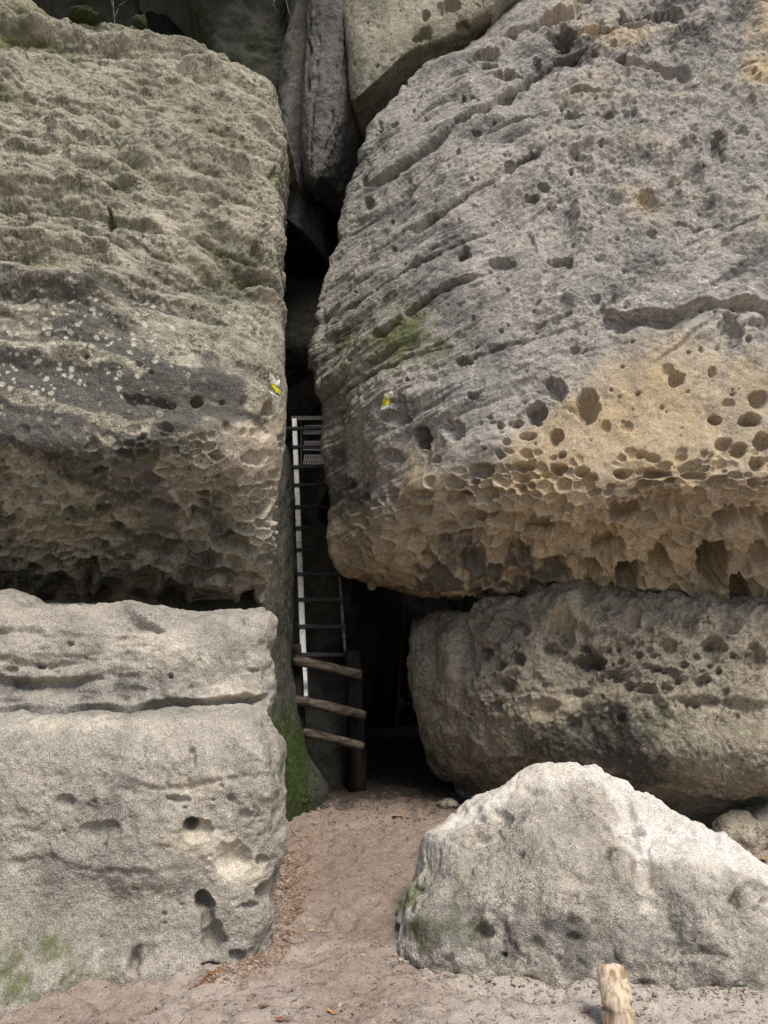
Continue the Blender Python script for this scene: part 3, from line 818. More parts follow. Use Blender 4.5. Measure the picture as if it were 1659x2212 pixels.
    pits = [(1270, 880, 30, 40, 0.8), (1200, 838, 26, 26, 0.7), (1157, 885, 24, 26, 0.8), (905, 942, 20, 24, 1.6), (915, 975, 10, 18, .6), (1200, 940, 15, 19, 0.9), (1308, 920, 13, 14, .6), (1355, 922, 13, 15, .5), (1080, 918, 9, 11, 1.0), (1112, 908, 16, 10, .8), (1140, 938, 18, 9, .9), (1095, 955, 8, 8, 1),
            (1213, 983, 11, 8, 1.1), (1040, 1018, 28, 16, 0.9), (1075, 1035, 12, 14, .7), (1015, 1030, 9, 10, .7), (1130, 1005, 24, 13, 1.0), (1125, 1030, 20, 14, .8), (1158, 1028, 9, 7, .9), (1205, 1012, 20, 12, 1.0), (1195, 1030, 16, 12, .7), (1258, 1022, 20, 14, 1.0), (1270, 1045, 16, 12, .8),
            (1345, 1025, 17, 14, 1.1), (1420, 1025, 30, 17, 0.9), (1190, 1062, 16, 11, 1.0), (1215, 1065, 10, 10, 1), (1128, 1070, 18, 10, 1.0), (1130, 1090, 16, 11, .8), (1050, 1070, 30, 17, .8), (1080, 1085, 22, 12, .7), (1320, 1055, 12, 8, .9), (1395, 1055, 20, 15, .9), (1365, 1072, 14, 12, 1), (1270, 1085, 14, 9, .8),
            (1290, 1078, 10, 6, .8), (1210, 1095, 30, 12, .7), (980, 1045, 22, 16, .7), (925, 1040, 14, 12, .6), (985, 1080, 34, 16, .7), (910, 1070, 26, 14, .6),
            (1500, 1030, 26, 16, .9), (1550, 1045, 24, 14, .8), (1475, 985, 14, 10, .8), (1560, 1000, 16, 14, .8), (1600, 970, 20, 18, .9), (1640, 1000, 16, 18, .9), (1565, 955, 20, 16, .8), (1545, 905, 15, 10, 1.1), (1620, 905, 26, 16, 1.0), (1575, 870, 14, 8, .6), (1640, 860, 24, 20, .8), (1650, 950, 20, 20, .9),
            (1500, 1005, 20, 14, .8), (1385, 980, 14, 10, .9), (1410, 985, 20, 10, .7), (1460, 820, 18, 16, .8), (1440, 805, 14, 16, .5), (1538, 808, 10, 12, .8), (1570, 730, 26, 40, .5), (1640, 710, 30, 14, 1.0), (1610, 745, 8, 8, 1),
            (1315, 1195, 36, 26, 1.0), (1275, 1236, 26, 22, 1.2), (1355, 1252, 32, 36, 1.1), (1425, 1226, 26, 28, 1.3), (1475, 1240, 20, 22, 1.0), (1545, 1225, 40, 58, 1.7), (1570, 1125, 30, 26, 1.2), (1626, 1120, 26, 26, 1.2), (1600, 1288, 24, 36, 1.4), (1480, 1270, 14, 14, 1), (1640, 1205, 26, 24, 1), (1655, 1260, 20, 26, 1.2),
            (1480, 1165, 22, 14, .9), (1440, 1190, 30, 12, .9), (1390, 1185, 22, 10, .9), (1450, 1095, 60, 30, .6), (1350, 1110, 36, 18, .8), (1400, 1130, 26, 16, .9), (1300, 1150, 44, 14, .9), (1225, 1160, 30, 16, .9), (1180, 1140, 50, 18, .7), (1510, 1090, 26, 16, .7),
            (1690, 1150, 40, 34, 1.1), (1730, 1240, 34, 46, 1.2), (1720, 1040, 30, 24, .9), (1780, 960, 30, 24, .9), (1800, 1120, 40, 40, 1),
            (905, 1105, 26, 14, .7), (880, 1155, 24, 10, .5), (960, 1140, 30, 12, .6), (1020, 1160, 34, 14, .7), (1010, 1210, 40, 22, .8), (940, 1170, 34, 12, .5), (1110, 1200, 44, 20, .8), (1190, 1225, 36, 24, .9),
            (1175, 402, 14, 10, 1.0), (1150, 425, 18, 9, 1.0), (1405, 433, 34, 17, 0.6), (1390, 437, 13, 11, .9), (1235, 245, 24, 13, .5), (1085, 566, 32, 15, 0.8), (1212, 566, 30, 15, 0.9), (1003, 550, 16, 18, .9), (1000, 215, 7, 12, 1.2), (1032, 228, 7, 7, 1), (852, 272, 10, 8, 1), (820, 268, 7, 9, .9), (812, 292, 6, 10, .9), (815, 290, 5, 9, .9),
            (1060, 262, 14, 10, .7), (1410, 498, 11, 7, 1), (1275, 495, 8, 9, 1), (1235, 366, 6, 7, 1), (1395, 298, 5, 5, 1), (1340, 275, 5, 6, 1), (1325, 98, 8, 7, 1.2), (1284, 115, 9, 4, .9), (1340, 130, 14, 14, .8), (1215, 95, 26, 14, .9), (1285, 55, 22, 14, .7), (1370, 40, 44, 18, .8), (1440, 30, 40, 20, .9), (1490, 60, 26, 12, .7),
            (1000, 775, 18, 9, 1.2), (1025, 857, 14, 8, 1.0), (800, 408, 9, 11, 1.2), (802, 445, 10, 12, 1.0), (847, 478, 4, 5, 1), (1160, 147, 12, 18, .8), (1100, 170, 30, 10, .8), (1020, 145, 14, 9, 1), (1060, 150, 16, 8, 1), (1090, 75, 18, 30, .9), (920, 75, 9, 14, 1.2), (1560, 320, 8, 26, .6), (1545, 325, 10, 20, .6), (1600, 290, 14, 12, .6), (1620, 230, 14, 18, .6),
            (1180, 370, 7, 9, .9), (1100, 370, 14, 12, .6), (1030, 300, 12, 10, .7), (870, 880, 16, 26, .5), (860, 905, 26, 18, .5), (845, 985, 18, 16, .5), (980, 930, 26, 20, .5), (1285, 645, 12, 10, .7), (1505, 640, 12, 14, 0.4), (1200, 690, 9, 7, .8), (1225, 672, 12, 7, .6), (1240, 750, 12, 7, .7),
            (745, 1075, 14, 34, 0.9), (750, 1120, 12, 40, .8), (735, 1045, 22, 18, .6)]
    r = random.Random(18)
    for _ in range(230):
        s = r.uniform(2.5, 7)
        pits.append((r.uniform(760, 1750), r.uniform(150, 980), s, s * r.uniform(.6, 1.1), r.uniform(.5, 1.2)))
    cl, tries = [], 0
    while tries < 9000:
        tries += 1
        x = r.uniform(760, 2050); y = r.uniform(975, 1320)
        t = (y - 975) / 345
        sz = r.uniform(7, 15) + t * r.uniform(2, 22) * (1.0 if x > 1150 else 0.7)
        if all(math.hypot((x - a[0]) / (sz + a[2]), (y - a[1]) / (0.72 * (sz + a[2]))) > 0.78 for a in cl):
            k = r.uniform(0.5, 1.25) * (1.0 if x > 1000 else 0.55)
            lim = 1010 + max(0, 1000 - x) * 0.3 + 45 * math.sin(x / 65.0) + 25 * math.sin(x / 23.0)
            if y < lim: k *= 0.0 if r.random() < 0.75 else 0.7
            elif r.random() < 0.22: k *= 0.15
            cl.append((x, y, sz, k))
    pits = [p for p in pits if p[1] < 1060 or p[2] >= 24]
    shallow = sstep(1180, 1040, PY)
    S.push(np.minimum(S.pits(pits, 5, 0.6, 1.7) * (1.25 - 0.1 * shallow), (0.95 + 0.5 * sstep(1130, 1050, PY)) * S.cells(cl, 1)))
    S.push((0.007 + 0.007 * right) * fbm(S.B, 15, 3, 0.6, 270) * (1 - 0.6 * och) + (0.002 + 0.003 * right * (1 - och)) * fbm(S.B, 45, 2, 0.6, 271), True)
    n1 = fbm(S.B, 1.7, 4, 0.55, 280); n2 = fbm(S.B, 5, 3, 0.55, 282)
    S.mask['ochre'] = och * (0.72 + 0.25 * n1) + 0.38 * topr * sstep(0.35, 0.75, rib + 0.2 * n2) + 0.4 * blob(S, 1290, 60, 140, 60) + 0.5 * sstep(1560, 1640, PX + 40 * n2) * sstep(330, 150, PY) + 0.35 * blob(S, 1400, 440, 60, 30)
    S.mask['moss'] = 0.75 * blob(S, 920, 730, 160, 70) * sstep(-0.6, 0.3, n2) + 0.30 * sstep(1000, 850, PX) * sstep(1000, 800, PY) + 0.30 * sstep(1180, 1280, PY) * sstep(-.2, .3, n2) + 0.35 * blob(S, 1430, 1070, 60, 30) + .25 * blob(S, 740, 900, 40, 200)
    S.mask['dark'] = (0.6 * sstep(-0.15, 0.45, n1 + 0.4 * n2) + 0.5 * sstep(0.0, 0.5, -st)) * (1 - och) + 0.35 * blob(S, 1400, 640, 120, 40) + 0.35 * blob(S, 1450, 110, 130, 60) + 0.45 * blob(S, 735, 1000, 50, 190) \
        + 0.6 * sstep(1070, 1200, PY + 70 * n2) * sstep(1450, 1100, PX) * sstep(800, 980, PX) * sstep(-0.5, .5, n2 + 0.5 * fbm(S.B, 13, 3, 0.6, 284)) + 0.5 * sstep(1150, 1260, PY) * sstep(-.4, .3, n2) + 0.35 * blob(S, 890, 890, 50, 60) * sstep(-.2, .2, n2)  # belly stains, with overhang shade painted darker
    S.mask['pale'] = 0.3 * (1 - och)
    S.build('cliff_rock', M['right'], 'huge bulging rock on the right, grey above and ochre honeycombed with pits below', 'rock')
    return S


def rock_right_low():
    f = [0, 0.03, 0.09, 0.2, 0.32, 0.44, 0.58, 0.72, 0.86, 1.0]
    L = lambda *a: (list(a[::2]), list(a[1::2]))
    def row(x0, ys, ds, x_end=2100):
        xsr = [x0 + t * (x_end - x0) for t in f]
        return [PT(x, np.interp(x, *ys), np.interp(x, *ds) - 0.32 * min(1, max(0, (x - 900) / 220))) for x in xsr]
    net = [
        row(890, L(890, 1345, 935, 1325, 1010, 1318, 1100, 1308, 1150, 1288, 1230, 1274, 1330, 1300, 2100, 1305), L(890, 7.0, 1000, 6.65, 1200, 6.35, 1500, 6.15, 2100, 6.1)),
        row(882, L(882, 1385, 1000, 1360, 1150, 1330, 1300, 1335, 2100, 1345), L(882, 6.85, 940, 6.6, 1100, 6.35, 1300, 6.12, 1500, 5.98, 2100, 5.9)),
        row(888, L(888, 1460, 2100, 1450), L(888, 6.8, 940, 6.5, 1100, 6.25, 1300, 6.03, 1500, 5.85, 2100, 5.7)),
        row(904, L(904, 1540, 2100, 1540), L(904, 6.8, 960, 6.5, 1100, 6.2, 1300, 5.95, 1500, 5.68, 2100, 5.45)),
        row(918, L(918, 1610, 2100, 1610), L(918, 6.85, 980, 6.5, 1100, 6.25, 1300, 5.95, 1500, 5.55, 2100, 5.2)),
        row(945, L(945, 1670, 2100, 1680), L(945, 6.95, 1000, 6.65, 1100, 6.4, 1300, 6.1, 1500, 5.7, 2100, 5.2)),
        row(985, L(985, 1705, 1100, 1725, 1300, 1745, 1500, 1748, 2100, 1770), L(985, 7.0, 1100, 6.65, 1300, 6.35, 1500, 6.1, 2100, 5.6)),
    ]
    net = [wrap_left(r, [(0.05, 0.3, 0), (0.25, 1.4, 0), (0.5, 2.8, 0)]) for r in net]
    net = [shift_row(net[0], 0.05, 1.8, -0.1), shift_row(net[0], 0.02, 0.4, -0.01)] + net + [shift_row(net[-1], 0, 0.15, -0.35)]
    S = Surf(net, 0.008, wr=[0.2, 0.6] + [1] * 6 + [0.4], wc=[0.15, 0.3, 0.9] + [1] * 7 + [0.5, 0.2], round_=5)
    PX, PY = S.PX, S.PY
    S.push(0.07 * fbm(S.B, 1.3, 3, 0.5, 305) + 0.05 * fbm(S.B, 4, 3, 0.5, 315)
           + 0.10 * blob(S, 1215, 1310, 60, 45) + 0.06 * blob(S, 1050, 1350, 45, 40) + 0.05 * blob(S, 975, 1420, 22, 90) - 0.05 * blob(S, 1125, 1330, 30, 40) - 0.05 * blob(S, 1010, 1400, 16, 90) - 0.05 * blob(S, 930, 1420, 16, 60))
    rough = sstep(1600, 1500, PY) * sstep(960, 1060, PX)
    dg = np.stack([(S.B[..., 0] * 0.8 + S.B[..., 2] * 0.6) * 1.4, S.B[..., 1] * 1.5, (S.B[..., 2] * 0.8 - S.B[..., 0] * 0.6) * 3.6 * -1], -1)
    S.push(0.07 * fbm(dg, 2.2, 4, 0.55, 318, ridged=True) * rough + 0.03 * fbm(S.B, 5, 4, 0.6, 316, ridged=True) * rough + 0.014 * fbm(S.B, 11, 3, 0.6, 317))
    d = S.crack([(1008, 1345), (1003, 1400), (1010, 1450)], 12, 0.05, 0, seed=1, taper=.15)
    d += S.crack([(940, 1345), (955, 1420), (965, 1520)], 8, 0.03, 0, seed=2, taper=.2)
    d += S.crack([(1150, 1300), (1160, 1340), (1155, 1380)], 8, 0.04, 0, seed=12, taper=.2)
    d += S.crack([(1380, 1440), (1450, 1455), (1470, 1490)], 12, 0.05, 0.04, 18, seed=3)
    d += S.crack([(1360, 1480), (1420, 1500), (1560, 1530), (1659, 1545), (1800, 1540)], 16, 0.05, 0.03, 30, seed=4, wob=16)
    d += S.crack([(1000, 1640), (1140, 1630), (1300, 1660), (1460, 1690), (1660, 1720)], 34, 0.08, 0.05, 60, seed=5, wob=20)
    S.push(d)
    pits = [(1048, 1412, 18, 18, 1.2), (1080, 1440, 14, 14, 1), (1125, 1425, 15, 16, 1.1), (1072, 1398, 10, 10, .8), (1100, 1482, 18, 18, 1.0), (1068, 1462, 10, 11, 1), (1215, 1365, 34, 34, 0.55), (1225, 1390, 20, 16, 1.0), (1200, 1405, 26, 18, .7), (1268, 1405, 10, 10, 1.4), (1280, 1430, 34, 18, 1.2), (1315, 1405, 7, 7, 1.4), (1336, 1406, 8, 7, 1.4), (1260, 1370, 12, 22, .6),
            (1395, 1495, 22, 10, 1.0), (1440, 1498, 18, 10, 1.0), (1530, 1445, 8, 14, 1.1), (1550, 1455, 8, 12, 1.1), (1515, 1480, 18, 12, .8), (1340, 1435, 9, 8, 1), (1370, 1345, 16, 30, .7), (1400, 1375, 12, 20, .7), (1440, 1400, 20, 20, .6), (1540, 1400, 26, 32, .7), (1580, 1350, 24, 24, .7), (1630, 1420, 24, 34, .7), (1300, 1345, 14, 10, .7), (1490, 1350, 18, 24, .6),
            (1140, 1365, 10, 12, .8), (1050, 1350, 26, 12, .5), (1110, 1345, 20, 12, .7), (1240, 1500, 30, 10, .5), (1335, 1470, 12, 10, .8), (1000, 1450, 6, 8, .8), (1020, 1480, 8, 10, .7), (1430, 1640, 14, 12, .6), (1240, 1565, 20, 20, .4), (1180, 1530, 30, 22, .35), (1470, 1800, 20, 14, .5)]
    r = random.Random(28)
    for _ in range(90):
        x = r.uniform(1010, 1900); y = r.uniform(1320, 1560)
        s = r.uniform(3.5, 12)
        pits.append((x, y, s, s * r.uniform(.6, 1.1), r.uniform(.5, 1.0)))
    S.push(S.pits(pits, 6, 0.6, 1.8))
    S.push(0.012 * fbm(S.B, 18, 3, 0.6, 370) + 0.006 * fbm(S.B, 50, 2, 0.6, 371), True)
    n1 = fbm(S.B, 1.8, 4, 0.55, 380); n2 = fbm(S.B, 5, 3, 0.55, 381)
    S.mask['moss'] = 0.18 + 0.36 * sstep(-.3, .4, n2) * sstep(1480, 1600, PY) + 0.5 * blob(S, 1600, 1400, 70, 60) * sstep(-.3, .3, n2) + .3 * blob(S, 1300, 1300, 200, 30)
    S.mask['dark'] = 0.5 * blob(S, 1230, 1580, 210, 70) + 0.5 * sstep(1560, 1680, PY + 50 * n1) * sstep(1560, 1350, PX) + 0.45 * sstep(-0.1, .4, n1 + 0.3 * n2)
    S.mask['ochre'] = 0.55 * blob(S, 1210, 1340, 90, 60) + .6 * blob(S, 1180, 1530, 50, 30) + .5 * blob(S, 1330, 1500, 90, 24) + .45 * blob(S, 970, 1420, 26, 90) + .4 * blob(S, 1640, 1360, 60, 60)
    S.mask['pale'] = 0.25 + 0.6 * sstep(1400, 1560, PX) * sstep(1500, 1600, PY)
    S.build('rock_block', M['low'], 'brownish weathered rock under the right overhang, behind the pale boulder', 'rock')
    return S


def boulder():
    L = lambda *a: (list(a[::2]), list(a[1::2]))
    sil = L(850, 2040, 858, 1990, 880, 1915, 907, 1850, 925, 1815, 960, 1772, 1000, 1738, 1050, 1712, 1085, 1688, 1140, 1662, 1200, 1650, 1250, 1648, 1310, 1660, 1350, 1682, 1390, 1708, 1470, 1746, 1530, 1776, 1600, 1822, 1660, 1880, 1730, 1960, 1790, 2080)
    bas = L(850, 2062, 880, 2085, 930, 2100, 1030, 2106, 1180, 2130, 1300, 2124, 1430, 2142, 1530, 2150, 1640, 2142, 1720, 2125, 1790, 2100)
    cols = [851, 866, 890, 915, 955, 1000, 1050, 1085, 1140, 1200, 1255, 1310, 1350, 1400, 1470, 1540, 1610, 1690, 1760, 1790]
    ts = [0, 0.12, 0.3, 0.5, 0.7, 0.88, 1.0]
    net = []
    rowsb = []
    for t in ts:
        r = []
        for x in cols:
            ys, yb = np.interp(x, *sil), np.interp(x, *bas)
            y = ys + (yb - ys) * t
            db = ground_d(yb)
            h = (yb - ys) / 470.0
            ds = db + 0.12 + 0.62 * h
            k = (1 - t) ** 1.5
            bulge = -0.05 * math.sin(math.pi * min(1, t * 1.05)) * h
            r.append(PT(x, y, db + (ds - db) * k + bulge))
        net.append(r)
    back1 = [(p[0] + 0.0, p[1] + 0.35, p[2] * 0.72) for p in net[0]]
    back2 = [(p[0], p[1] + 0.62, -0.1) for p in net[0]]
    under = [(p[0], p[1] + 0.06, -0.2) for p in net[-1]]
    net = [back2, back1] + net + [under]
    S = Surf(net, 0.0065, wr=[0.4, 0.7] + [1] * 6 + [0.6], wc=None, round_=5)
    PX, PY = S.PX, S.PY
    S.push(0.045 * fbm(S.B, 1.9, 3, 0.5, 405) + 0.026 * fbm(S.B, 5, 3, 0.5, 415)
           + 0.06 * blob(S, 1190, 1900, 170, 110) + 0.05 * blob(S, 1560, 1900, 130, 90) - 0.07 * blob(S, 1410, 1900, 50, 90) + 0.05 * blob(S, 940, 1990, 80, 80) - 0.02 * blob(S, 1040, 1850, 50, 70) - 0.025 * blob(S, 900, 1880, 26, 30) + 0.05 * blob(S, 950, 1820, 40, 30) + 0.022 * fbm(S.B, 8, 3, 0.55, 419) - 0.02 * sstep(0.35, 0.7, fbm(S.B, 4.5, 3, 0.5, 421, ridged=True)) + 0.05 * fbm(S.B, 3.2, 3, 0.5, 418) * sstep(0, 60, PY - np.interp(PX, *sil)) - 0.012)
    d = S.crack([(1030, 2102), (1060, 2085), (1085, 2062)], 7, 0.04, 0, seed=1, wob=4, taper=.2)
    d += S.crack([(1360, 1700), (1372, 1780), (1385, 1850), (1395, 1900)], 16, 0.03, 0.02, 40, seed=2, taper=.3)
    d += S.crack([(1180, 1662), (1260, 1675), (1300, 1690)], 7, 0.015, 0.01, 14, seed=3, taper=.3, wob=8)
    S.push(d)
    pits = [(1382, 1795, 14, 14, 1.4), (1390, 1880, 26, 36, 0.35), (1318, 1835, 10, 12, 1.2), (1312, 1855, 7, 8, 1), (1595, 1940, 18, 20, 1.5), (1648, 1948, 10, 8, 1.2), (1082, 1765, 26, 18, .5), (1040, 1772, 12, 9, .7), (1125, 1855, 12, 13, .6), (1070, 1840, 9, 10, .5), (1045, 2015, 22, 22, .5), (1088, 2062, 8, 7, 1.5),
            (1240, 1945, 8, 9, .7), (1180, 1970, 6, 6, .9), (1240, 1995, 20, 12, .5), (1235, 2025, 16, 10, .5), (1620, 1915, 16, 12, .5), (1680, 2030, 14, 12, .6), (1310, 1790, 8, 8, .7), (1150, 2040, 30, 16, .25), (1530, 2060, 26, 20, .25)]
    r = random.Random(38)
    for _ in range(110):
        s = r.uniform(2.5, 6)
        pits.append((r.uniform(880, 1750), r.uniform(1700, 2100), s, s * r.uniform(.6, 1.1), r.uniform(.3, .8)))
    S.push(S.pits(pits, 7, 0.6, 2.0))
    S.push(0.009 * fbm(S.B, 18, 3, 0.6, 470) + 0.003 * fbm(S.B, 55, 2, 0.6, 471), True)
    n1 = fbm(S.B, 2, 4, 0.55, 480); n2 = fbm(S.B, 6, 3, 0.55, 481)
    S.mask['moss'] = 1.0 * blob(S, 885, 1960, 50, 90) * sstep(-.6, .2, n2) + 0.55 * blob(S, 1000, 1920, 50, 60) * sstep(-.2, .3, n2) + .4 * blob(S, 960, 2040, 110, 60) * sstep(-.6, .4, n2) + .3 * blob(S, 1060, 2020, 60, 50) + .25 * blob(S, 1430, 2060, 90, 60) * sstep(-.2, .3, n2)
    S.mask['dark'] = 0.55 * sstep(1860, 2020, PY + 90 * n1) * sstep(-.5, .2, n2) + .5 * blob(S, 1180, 1960, 160, 100) * sstep(-.4, .4, n2) + .25 * blob(S, 900, 2070, 80, 40)
    S.mask['pale'] = 0.2
    S.mask['pale'] = np.full(PX.shape, 0.15, F)
    ridge = np.interp(PX, [850, 907, 1000, 1085, 1200, 1310, 1390, 1530, 1660, 1790], [2040, 1850, 1757, 1703, 1655, 1672, 1735, 1788, 1880, 2080])
    bare = np.interp(PX, [900, 1000, 1120, 1240, 1330, 1370, 1400, 1480, 1560, 1660], [26, 26, 34, 50, 70, 90, 165, 140, 105, 60])
    n3 = fbm(S.B, 14, 4, 0.65, 483)
    S.mask['ochre'] = sstep(1.9, 0.1, (PY - ridge) / bare + 0.8 * n2 + 0.5 * n1 + 0.6 * n3)  # bare crest stone, with the light on top and right painted in
    S.build('boulder', M['boulder'], 'pale rounded boulder lying on the sand at the right of the path', 'boulder')
    return S


def simple_rock(name, rows, wl, wr_, top, bot, mat, label, spacing=0.014, amp=0.06, sc=1.8, ridx=0, round_=4, masks=None, strat=None, category='rock', fine=0.012, pits=None, cracks=None, wcn=None):
    net = [[PT(*p) for p in r] for r in rows]
    if wl: net = [wrap_left(r, wl) for r in net]
    if wr_: net = [wrap_right(r, wr_) for r in net]
    if top: net = [shift_row(net[0], *t) for t in top[::-1]] + net
    if bot: net = net + [shift_row(net[-1], *t) for t in bot]
    nl, nr = len(wl or []), len(wr_ or [])
    nc = len(net[0]) - 1
    wc = [0.35] * nl + [1] * (nc - nl - nr) + [0.35] * nr
    wr2 = [0.4] * len(top or []) + [1] * (len(net) - 1 - len(top or []) - len(bot or [])) + [0.4] * len(bot or [])
    S = Surf(net, spacing, wr=wr2, wc=wc, round_=round_)
    S.push(amp * fbm(S.B, sc, 4, 0.55, 500 + ridx) + amp * 0.35 * fbm(S.B, sc * 3.5, 3, 0.55, 520 + ridx))
    if strat:
        ax, k, a = strat
        c = S.B[..., 0] * ax[0] + S.B[..., 1] * ax[1] + S.B[..., 2] * ax[2]
        q = np.stack([c * k, S.B[..., 1] * 0.5, S.B[..., 2] * 0.5], -1)
        S.push(a * fbm(q, 1.0, 4, 0.6, 540 + ridx, ridged=True))
    for c in cracks or []:
        S.push(S.crack(*c))
    if pits: S.push(S.pits(pits, ridx))
    S.push(fine * fbm(S.B, 14, 3, 0.6, 560 + ridx), True)
    if masks: masks(S)
    S.build(name, mat, label, category)
    return S


S_LB = rock_left_big()
S_LL = rock_left_block()
S_RB = rock_right_big()
S_RL = rock_right_low()
S_B = boulder()

# mossy rock that closes the left side of the cleft
def mk_ml(S):
    n2 = fbm(S.B, 5, 3, 0.55, 611)
    S.mask['moss'] = 1.1 * sstep(1420, 1740, S.PY + 90 * n2) * sstep(690, 640, S.PX) + 0.25
    S.mask['dark'] = 0.2 * sstep(-.2, .4, n2)
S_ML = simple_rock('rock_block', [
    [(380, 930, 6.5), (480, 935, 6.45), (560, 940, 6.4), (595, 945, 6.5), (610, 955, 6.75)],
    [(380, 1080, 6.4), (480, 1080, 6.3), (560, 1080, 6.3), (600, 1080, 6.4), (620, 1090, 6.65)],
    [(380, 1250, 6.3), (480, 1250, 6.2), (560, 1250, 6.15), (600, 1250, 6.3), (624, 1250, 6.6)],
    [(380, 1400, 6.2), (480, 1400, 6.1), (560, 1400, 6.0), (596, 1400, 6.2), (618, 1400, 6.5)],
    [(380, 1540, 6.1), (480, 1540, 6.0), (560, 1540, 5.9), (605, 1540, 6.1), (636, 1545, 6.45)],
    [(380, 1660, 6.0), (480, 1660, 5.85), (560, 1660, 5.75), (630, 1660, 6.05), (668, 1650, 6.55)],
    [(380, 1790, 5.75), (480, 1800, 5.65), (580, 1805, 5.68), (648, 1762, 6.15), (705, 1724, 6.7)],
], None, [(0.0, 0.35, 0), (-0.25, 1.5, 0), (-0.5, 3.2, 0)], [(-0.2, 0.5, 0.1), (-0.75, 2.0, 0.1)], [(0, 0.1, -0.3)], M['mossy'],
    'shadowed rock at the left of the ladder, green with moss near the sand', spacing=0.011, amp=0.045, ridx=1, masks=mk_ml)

# wedged stones and slabs high in the cleft
def mk_s1(S):
    n = fbm(S.B, 3, 3, 0.55, 621)
    S.mask['ochre'] = 0.35 * blob(S, 640, 110, 40, 60)
    S.mask['moss'] = 0.4 * blob(S, 640, 110, 40, 50)
    S.mask['dark'] = 0.4 * sstep(180, 300, S.PY + 60 * n) * sstep(-.1, .3, n)
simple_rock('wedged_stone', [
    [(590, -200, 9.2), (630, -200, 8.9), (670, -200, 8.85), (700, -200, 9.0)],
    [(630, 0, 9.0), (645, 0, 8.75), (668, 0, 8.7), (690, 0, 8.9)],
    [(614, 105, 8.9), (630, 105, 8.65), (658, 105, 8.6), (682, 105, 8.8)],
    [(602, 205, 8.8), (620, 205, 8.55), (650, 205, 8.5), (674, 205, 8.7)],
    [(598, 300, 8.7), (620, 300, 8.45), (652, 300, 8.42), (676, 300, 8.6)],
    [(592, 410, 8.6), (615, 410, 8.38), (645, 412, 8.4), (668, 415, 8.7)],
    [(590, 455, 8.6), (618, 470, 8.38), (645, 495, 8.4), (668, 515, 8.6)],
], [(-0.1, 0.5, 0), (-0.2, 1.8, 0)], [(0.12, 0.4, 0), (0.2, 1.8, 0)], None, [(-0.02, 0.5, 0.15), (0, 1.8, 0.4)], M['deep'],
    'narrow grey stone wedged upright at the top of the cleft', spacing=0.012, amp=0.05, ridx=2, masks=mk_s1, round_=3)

def mk_s2(S):
    n = fbm(S.B, 3, 3, 0.55, 631)
    S.mask['dark'] = 0.35 * sstep(-.1, .4, n)
    S.mask['moss'] = 0.25 * sstep(730, 760, S.PX)
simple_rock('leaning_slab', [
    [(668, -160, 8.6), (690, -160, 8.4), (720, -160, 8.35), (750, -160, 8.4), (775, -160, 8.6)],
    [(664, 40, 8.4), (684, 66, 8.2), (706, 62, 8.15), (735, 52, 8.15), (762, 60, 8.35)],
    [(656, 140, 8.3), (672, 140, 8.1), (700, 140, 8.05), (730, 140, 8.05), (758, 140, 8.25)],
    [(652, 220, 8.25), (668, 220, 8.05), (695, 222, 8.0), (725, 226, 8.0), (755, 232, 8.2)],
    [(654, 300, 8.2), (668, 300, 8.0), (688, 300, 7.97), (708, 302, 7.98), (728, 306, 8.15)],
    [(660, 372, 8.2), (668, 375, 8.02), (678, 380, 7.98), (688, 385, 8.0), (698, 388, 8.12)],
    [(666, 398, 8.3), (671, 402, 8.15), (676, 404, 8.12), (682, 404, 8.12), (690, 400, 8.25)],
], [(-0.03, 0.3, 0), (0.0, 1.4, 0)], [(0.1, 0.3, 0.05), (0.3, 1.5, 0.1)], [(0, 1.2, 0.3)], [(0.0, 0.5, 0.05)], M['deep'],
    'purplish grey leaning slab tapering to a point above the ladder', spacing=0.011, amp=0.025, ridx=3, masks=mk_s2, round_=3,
    fine=0.02, cracks=[([(690, 60), (684, 160), (672, 260), (668, 380)], 4, 0.08), ([(735, 60), (728, 150), (716, 260), (700, 340)], 4, 0.07), ([(712, 90), (704, 180), (694, 300)], 3, 0.04), ([(750, 80), (742, 180), (730, 280)], 5, 0.06), ([(668, 0), (664, 120), (657, 220)], 5, 0.08)])

